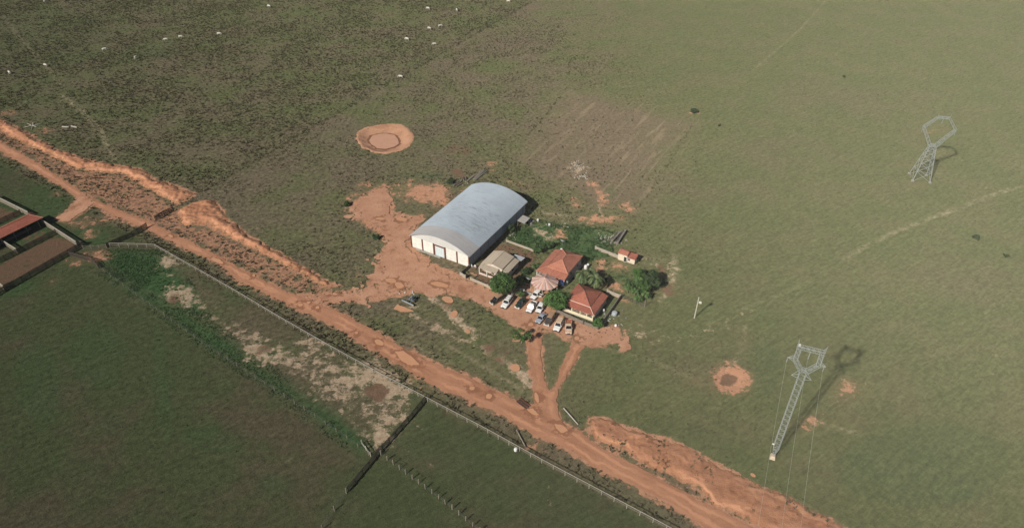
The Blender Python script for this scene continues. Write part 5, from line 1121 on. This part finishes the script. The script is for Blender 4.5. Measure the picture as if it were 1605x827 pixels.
for p, q in (((-3,-1.5,.2),(2.6,2,.4)),((-1.5,3,.3),(1.2,-3.4,.2)),((0,0,.3),(2.4,-1.5,.5)),((-1,.5,.3),(-3.4,1.8,.5))): b = MB(); b.bar(p, q, .16, 6, 0, .06); b.build('branch', MATS['bleached_wood'], t)
def planks_on(p, q, lb):
    a, b_ = g(*p), g(*q); an = math.atan2(b_[1] - a[1], b_[0] - a[0]); L = math.hypot(b_[0] - a[0], b_[1] - a[1]); t = thing('cattle_grid', (a[0], a[1], 0), lb, 'boards', an)
    for k in range(4): b = MB(); b.box((L / 2, (k - 1.5) * .42, .12), (L * random.uniform(.85, 1), .3, .14)); b.build('plank', [M_DARKW, M_RUST][k % 2], t)
planks_on((812,626), (829,639), 'dark planks lying in grass left of the junction')
# disc harrow
def harrow():
    x, y = g(645, 472); t = thing('farm_implement', (x, y, 0), 'grey blue farm implement with long front bar parked on the grass', 'farm implement', R(-33))
    m = plain('implement_blue_grey', (.22,.26,.30), .5, .3, 2, .3); md = plain('implement_dark', (.035,.035,.04), .6)
    b = MB(); b.box((0, -1.6, .65), (4.2, .28, .22)); b.build('front_bar', plain('worn_pale_steel', (.52,.55,.56), .5, .3, 2, .3), t)
    b = MB(); b.box((-.7, -.2, .7), (.18, 2.8, .16)); b.box((.7, -.2, .7), (.18, 2.8, .16)); b.box((0, 1.1, .7), (1.6, .18, .16)); b.box((0, -.3, .78), (1.9, .18, .16)); b.build('frame', m, t)
    b = MB(); b.bar((-.7,1.1,.7),(0,2.9,.55), .09, 6); b.bar((.7,1.1,.7),(0,2.9,.55), .09, 6); b.build('drawbar', m, t)
    b = MB(); b.bar((0,.2,.7),(0,.5,1.7), .10, 6); b.bar((-.6,-.4,.75),(0,.4,1.6), .07, 6); b.bar((.6,-.4,.75),(0,.4,1.6), .07, 6); b.build('hitch_mast', m, t)
    for s_ in (-1, 1): b = MB(); b.bar((s_*1.25,.3,.38),(s_*1.0,.3,.38), .38, 14); b.build('wheel', M_TYRE, t)
    for k in range(8): b = MB(); xx = -1.9 + k * .54; b.bar((xx,-1.15,.32),(xx+.05,-1.15,.32), .32, 12); b.bar((xx,-1.15,.32),(xx,-1.6,.62), .04, 4); b.build('disc', md, t)
    b = MB(); b.box((.2,.5,1.0), (.9,.7,.5)); b.build('seed_box', md, t)
harrow()
# concrete troughs and rubble in the garden corner
for p, q, lb in (((958.5,379.5),(971,366), 'left one of two long grey feed troughs behind the garden'), ((966.5,383),(979.5,363), 'right one of two long grey feed troughs behind the garden')):
    a, b_ = g(*p), g(*q); L = math.hypot(b_[0]-a[0], b_[1]-a[1]); t = thing('feed_trough', (a[0], a[1], 0), lb, 'trough', math.atan2(b_[1]-a[1], b_[0]-a[0]), 'feed troughs')
    b = MB(); b.box((L/2,0,.55),(L,.9,.12)); b.box((L/2,.42,.75),(L,.10,.35)); b.box((L/2,-.42,.75),(L,.10,.35)); b.box((.05,0,.75),(.1,.76,.33)); b.box((L-.05,0,.75),(.1,.76,.33)); b.build('basin', plain('stained_concrete', (.24,.215,.19), .9, .45, 1.2), t)
    for xx in (.8, L-.8): b = MB(); b.box((xx,0,.22),(.4,.8,.5)); b.build('foot', M_CONC, t)
def rubble(px, n, rx, ry, lb, c, smin=.12, smax=.4):
    x0, y0 = g(*px); b = MB()
    for k in range(n):
        s_ = random.uniform(smin, smax); b.box((random.gauss(0, rx), random.gauss(0, ry), s_ * .3), (s_, s_ * random.uniform(.6, 1.3), s_ * random.uniform(.5, .9)), random.uniform(0, 3), 0, random.uniform(.55, .9))
    o = b.build('rubble', plain('rubble_' + str(int(c[0] * 100)), c, .9, .35, 2)); o.location = (x0, y0, 0); tag(o, lb, 'rubble', None, 'stuff')
rubble((905,262), 60, 1.6, 2.2, 'heap of pale broken rubble at the edge of the tilled plot', (.55,.52,.47)); rubble((911,277), 22, 1.2, 1.0, 'white rubble scattered at the head of the orange dirt strip', (.66,.63,.57))
rubble((964,377), 40, 2.6, 1.6, 'mixed pale junk strewn round the two grey feed troughs', (.30,.27,.24), .15, .6); rubble((950,374), 40, 1.5, 1.5, 'pale stones and debris beside the feed troughs', (.42,.40,.35)); rubble((878,352), 16, 2.6, 1.0, 'white litter along the back of the garden', (.78,.77,.74), .1, .3); rubble((957,505), 24, 1.6, 1.4, 'litter and stones outside the side wall', (.45,.45,.45)); rubble((722,284), 30, 2.0, 1.5, 'broken pale debris beside the scrap timber', (.40,.34,.30)); rubble((960,490), 14, 2, 1.6, 'blue grey scrap beside the dark side wall', (.22,.26,.33)); rubble((800,368), 14, 1.0, 1.8, 'pale stones along the warehouse side wall', (.50,.46,.36)); rubble((935,523), 30, 2.5, .9, 'brown debris in front of the corner bush', (.20,.10,.07))
rubble((640,458), 6, 1.6, .6, 'white stones at the edge of the bare yard', (.75,.73,.68), .2, .4)
def chair(px, lb, ang, m=None):
    x, y = g(*px); t = thing('plastic_chair', (x, y, 0), lb, 'chair', R(ang), 'white plastic chairs'); m = m or M_WHITE
    b = MB(); b.box((0,0,.45),(.55,.55,.06)); b.build('seat', m, t); b = MB(); b.box((0,.27,.78),(.55,.06,.62)); b.build('backrest', m, t)
    for sx in (-1, 1):
        for sy in (-1, 1): b = MB(); b.box((sx*.24,sy*.24,.21),(.06,.06,.42)); b.build('leg', m, t)
        b = MB(); b.box((sx*.27,0,.68),(.06,.5,.05)); b.build('armrest', m, t)
chair((740.6,418.6), 'left one of two white chairs by the warehouse corner', 120); chair((745.5,419), 'right one of two white chairs by the warehouse corner', 150); chair((816.6,457.5), 'left one of two white chairs on the shaded lawn', 30); chair((820.3,457.8), 'right one of two white chairs on the shaded lawn', -10)
chair((803.5,462.5), 'white chair in the shade right of the big tree', 60)
x, y = g(827.5, 462.5); t = thing('garden_bench', (x, y, 0), 'pale bench on the lawn beside the dark green car', 'bench', AV); b = MB(); b.box((0,0,.45),(2.1,.42,.07)); b.build('seat', M_CONC, t); b = MB(); b.box((0,.22,.78),(2.1,.07,.5)); b.build('backrest', M_CONC, t)
for s_ in (-1, 1): b = MB(); b.box((s_*.8,0,.2),(.12,.4,.42)); b.build('leg', M_CONC, t)
def dish(px, h, r, lb):
    x, y = g(*px); t = thing('satellite_dish', (x, y, 0), lb, 'satellite dish', R(-40)); b = MB(); n = 18; m = plain('dish_mesh', (.58,.60,.60), .5, .15)
    rings = [[(0, 0, 0)] * n] + [[(cos(2*pi*k/n)*r*q, sin(2*pi*k/n)*r*q, .45*r*q*q) for k in range(n)] for q in (.5, 1.0)]
    tl = lambda p: (p[0], p[1] * .80 + p[2] * .6, h - p[1] * .6 + p[2] * .80)
    for i in range(2):
        for k in range(n): q = [tl(rings[i][k]), tl(rings[i+1][k]), tl(rings[i+1][(k+1)%n]), tl(rings[i][(k+1)%n])]; q = q[1:] if i == 0 else q; z = [(a_, b_ - .02, c_ - .03) for a_, b_, c_ in q]; m_ = len(q); b.add(q + z, [tuple(range(m_)), tuple(range(2*m_-1, m_-1, -1))])
    b.build('reflector', m, t, smooth=True); b = MB(); b.bar((0,0,0),(0,0,h), .05, 6); b.build('mast', M_STEELG, t); b = MB(); b.bar(tl((0,0,0)), tl((0,0,.8*r)), .02, 4); b.build('feed_arm', M_STEELG, t)
dish((828,443), 1.3, .85, 'pale round satellite dish on the lawn near the striped canopy'); dish((881,384), 1.4, .9, 'pale round satellite dish behind the bright tiled house')
def drum(px, r, h, lb, m, name='water_drum', cat='drum'):
    x, y = g(*px); t = thing(name, (x, y, 0), lb, cat); b = MB(); b.tube([(0,0,0),(0,0,h*.5),(0,0,h)], [r*.92, r, r*.95], 14); b.build('barrel', m, t, smooth=False); b = MB(); b.tube([(0,0,h),(0,0,h+.12),(0,0,h+.2)], [r*.95, r*.8, r*.2], 14); b.build('lid', m, t)
M_PLA = plain('white_plastic', (.74,.74,.72), .4, .12)
drum((876.5,441.5), .75, 1.4, 'white drum on the left of the blue tank', M_PLA); drum((887,444.5), .7, 1.3, 'white drum on the right of the blue tank', M_PLA); drum((918,420.5), .55, 1.0, 'white drum behind the bright tiled house, beside the palms', M_PLA); drum((921.5,417.5), .42, .8, 'smaller white drum behind the first, beside the palms', M_PLA)
drum((808.3,705.5), .42, .6, 'small white tub on the grass below the rail fence', M_PLA, 'feed_tub', 'tub'); drum((880,392.5), .4, .6, 'small white bucket at the back of the bright tiled house', M_PLA, 'bucket', 'bucket'); drum((946,487.5), .35, .6, 'white bucket on the lawn beside the dark tiled house', M_PLA, 'bucket', 'bucket'); drum((965,511), .35, .5, 'white bucket on bare ground right of the corner bush', M_PLA, 'bucket', 'bucket'); drum((963,493), .8, .9, 'pale grey drum lying beside the dark side wall', plain('grey_drum', (.40,.44,.46), .6), 'scrap_drum', 'drum'); drum((843,346.5), .35, .7, 'white bucket at the top corner of the garden', M_PLA, 'bucket', 'bucket'); drum((861,353), .4, .5, 'white sack at the back edge of the garden', M_PLA, 'sack', 'sack')
x, y = g(880.5, 447); t = thing('water_tank', (x, y, 0), 'dark blue square tank on stand between two white drums', 'tank', AV); b = MB(); b.box((0,0,1.35),(2.0,1.7,1.0), 0, 0, .95); b.build('tank_body', plain('blue_plastic', (.02,.045,.13), .4), t)
for sx in (-1, 1):
    for sy in (-1, 1): b = MB(); b.box((sx*.8,sy*.65,.42),(.14,.14,.86)); b.build('leg', M_GREYT, t)
# little shelter beside the warehouse, garden and field posts
x, y = g(820, 352); t = thing('lean_shelter', (x, y, 0), 'small grey sheet roof on posts against the warehouse side', 'shelter', AV); b = MB(); b.plate([(-1.2,-1.9,2.3),(1.5,-1.9,2.0),(1.5,1.9,2.0),(-1.2,1.9,2.3)], .06); b.build('roof', plain('grey_shelter_sheet', (.42,.40,.38), .6, .25), t)
for xx in (-1.0, 1.3):
    for yy in (-1.7, 1.7): b = MB(); b.box((xx,yy,1.0),(.12,.12,2.0)); b.build('post', M_GREYT, t)
rubble((831,347), 14, .9, .9, 'grey junk beside the little sheet roof', (.34,.33,.31), .3, .8)
def post(px, h, r, lb, m, name='lone_post'):
    x, y = g(*px); t = thing(name, (x, y, 0), lb, 'post'); b = MB(); b.bar((0,0,-.2),(.03,.02,h), r, 8, 0, r*.85); b.build('shaft', m, t); b = MB(); b.box((.03,.02,h + .03),(r*2.2,r*2.2,.06)); b.build('cap', m, t)
post((838.5,392.5), 2.4, .10, 'thin white post in the garden behind the shrub', M_WHITE); post((1010,481.5), 2.6, .11, 'tall grey post at the end of the picket fence', M_GREYT); post((753.3,528), 2.6, .07, 'slim bare post on the grass between yard and road', M_GREYT); post((832.4,462), 2.6, .06, 'thin pale post on the lawn near the open white car', M_GREYT, 'clothes_post'); post((858.5,352.5), 1.8, .07, 'grey post at the back edge of the garden', M_GREYT)
bpy.context.view_layer.update()
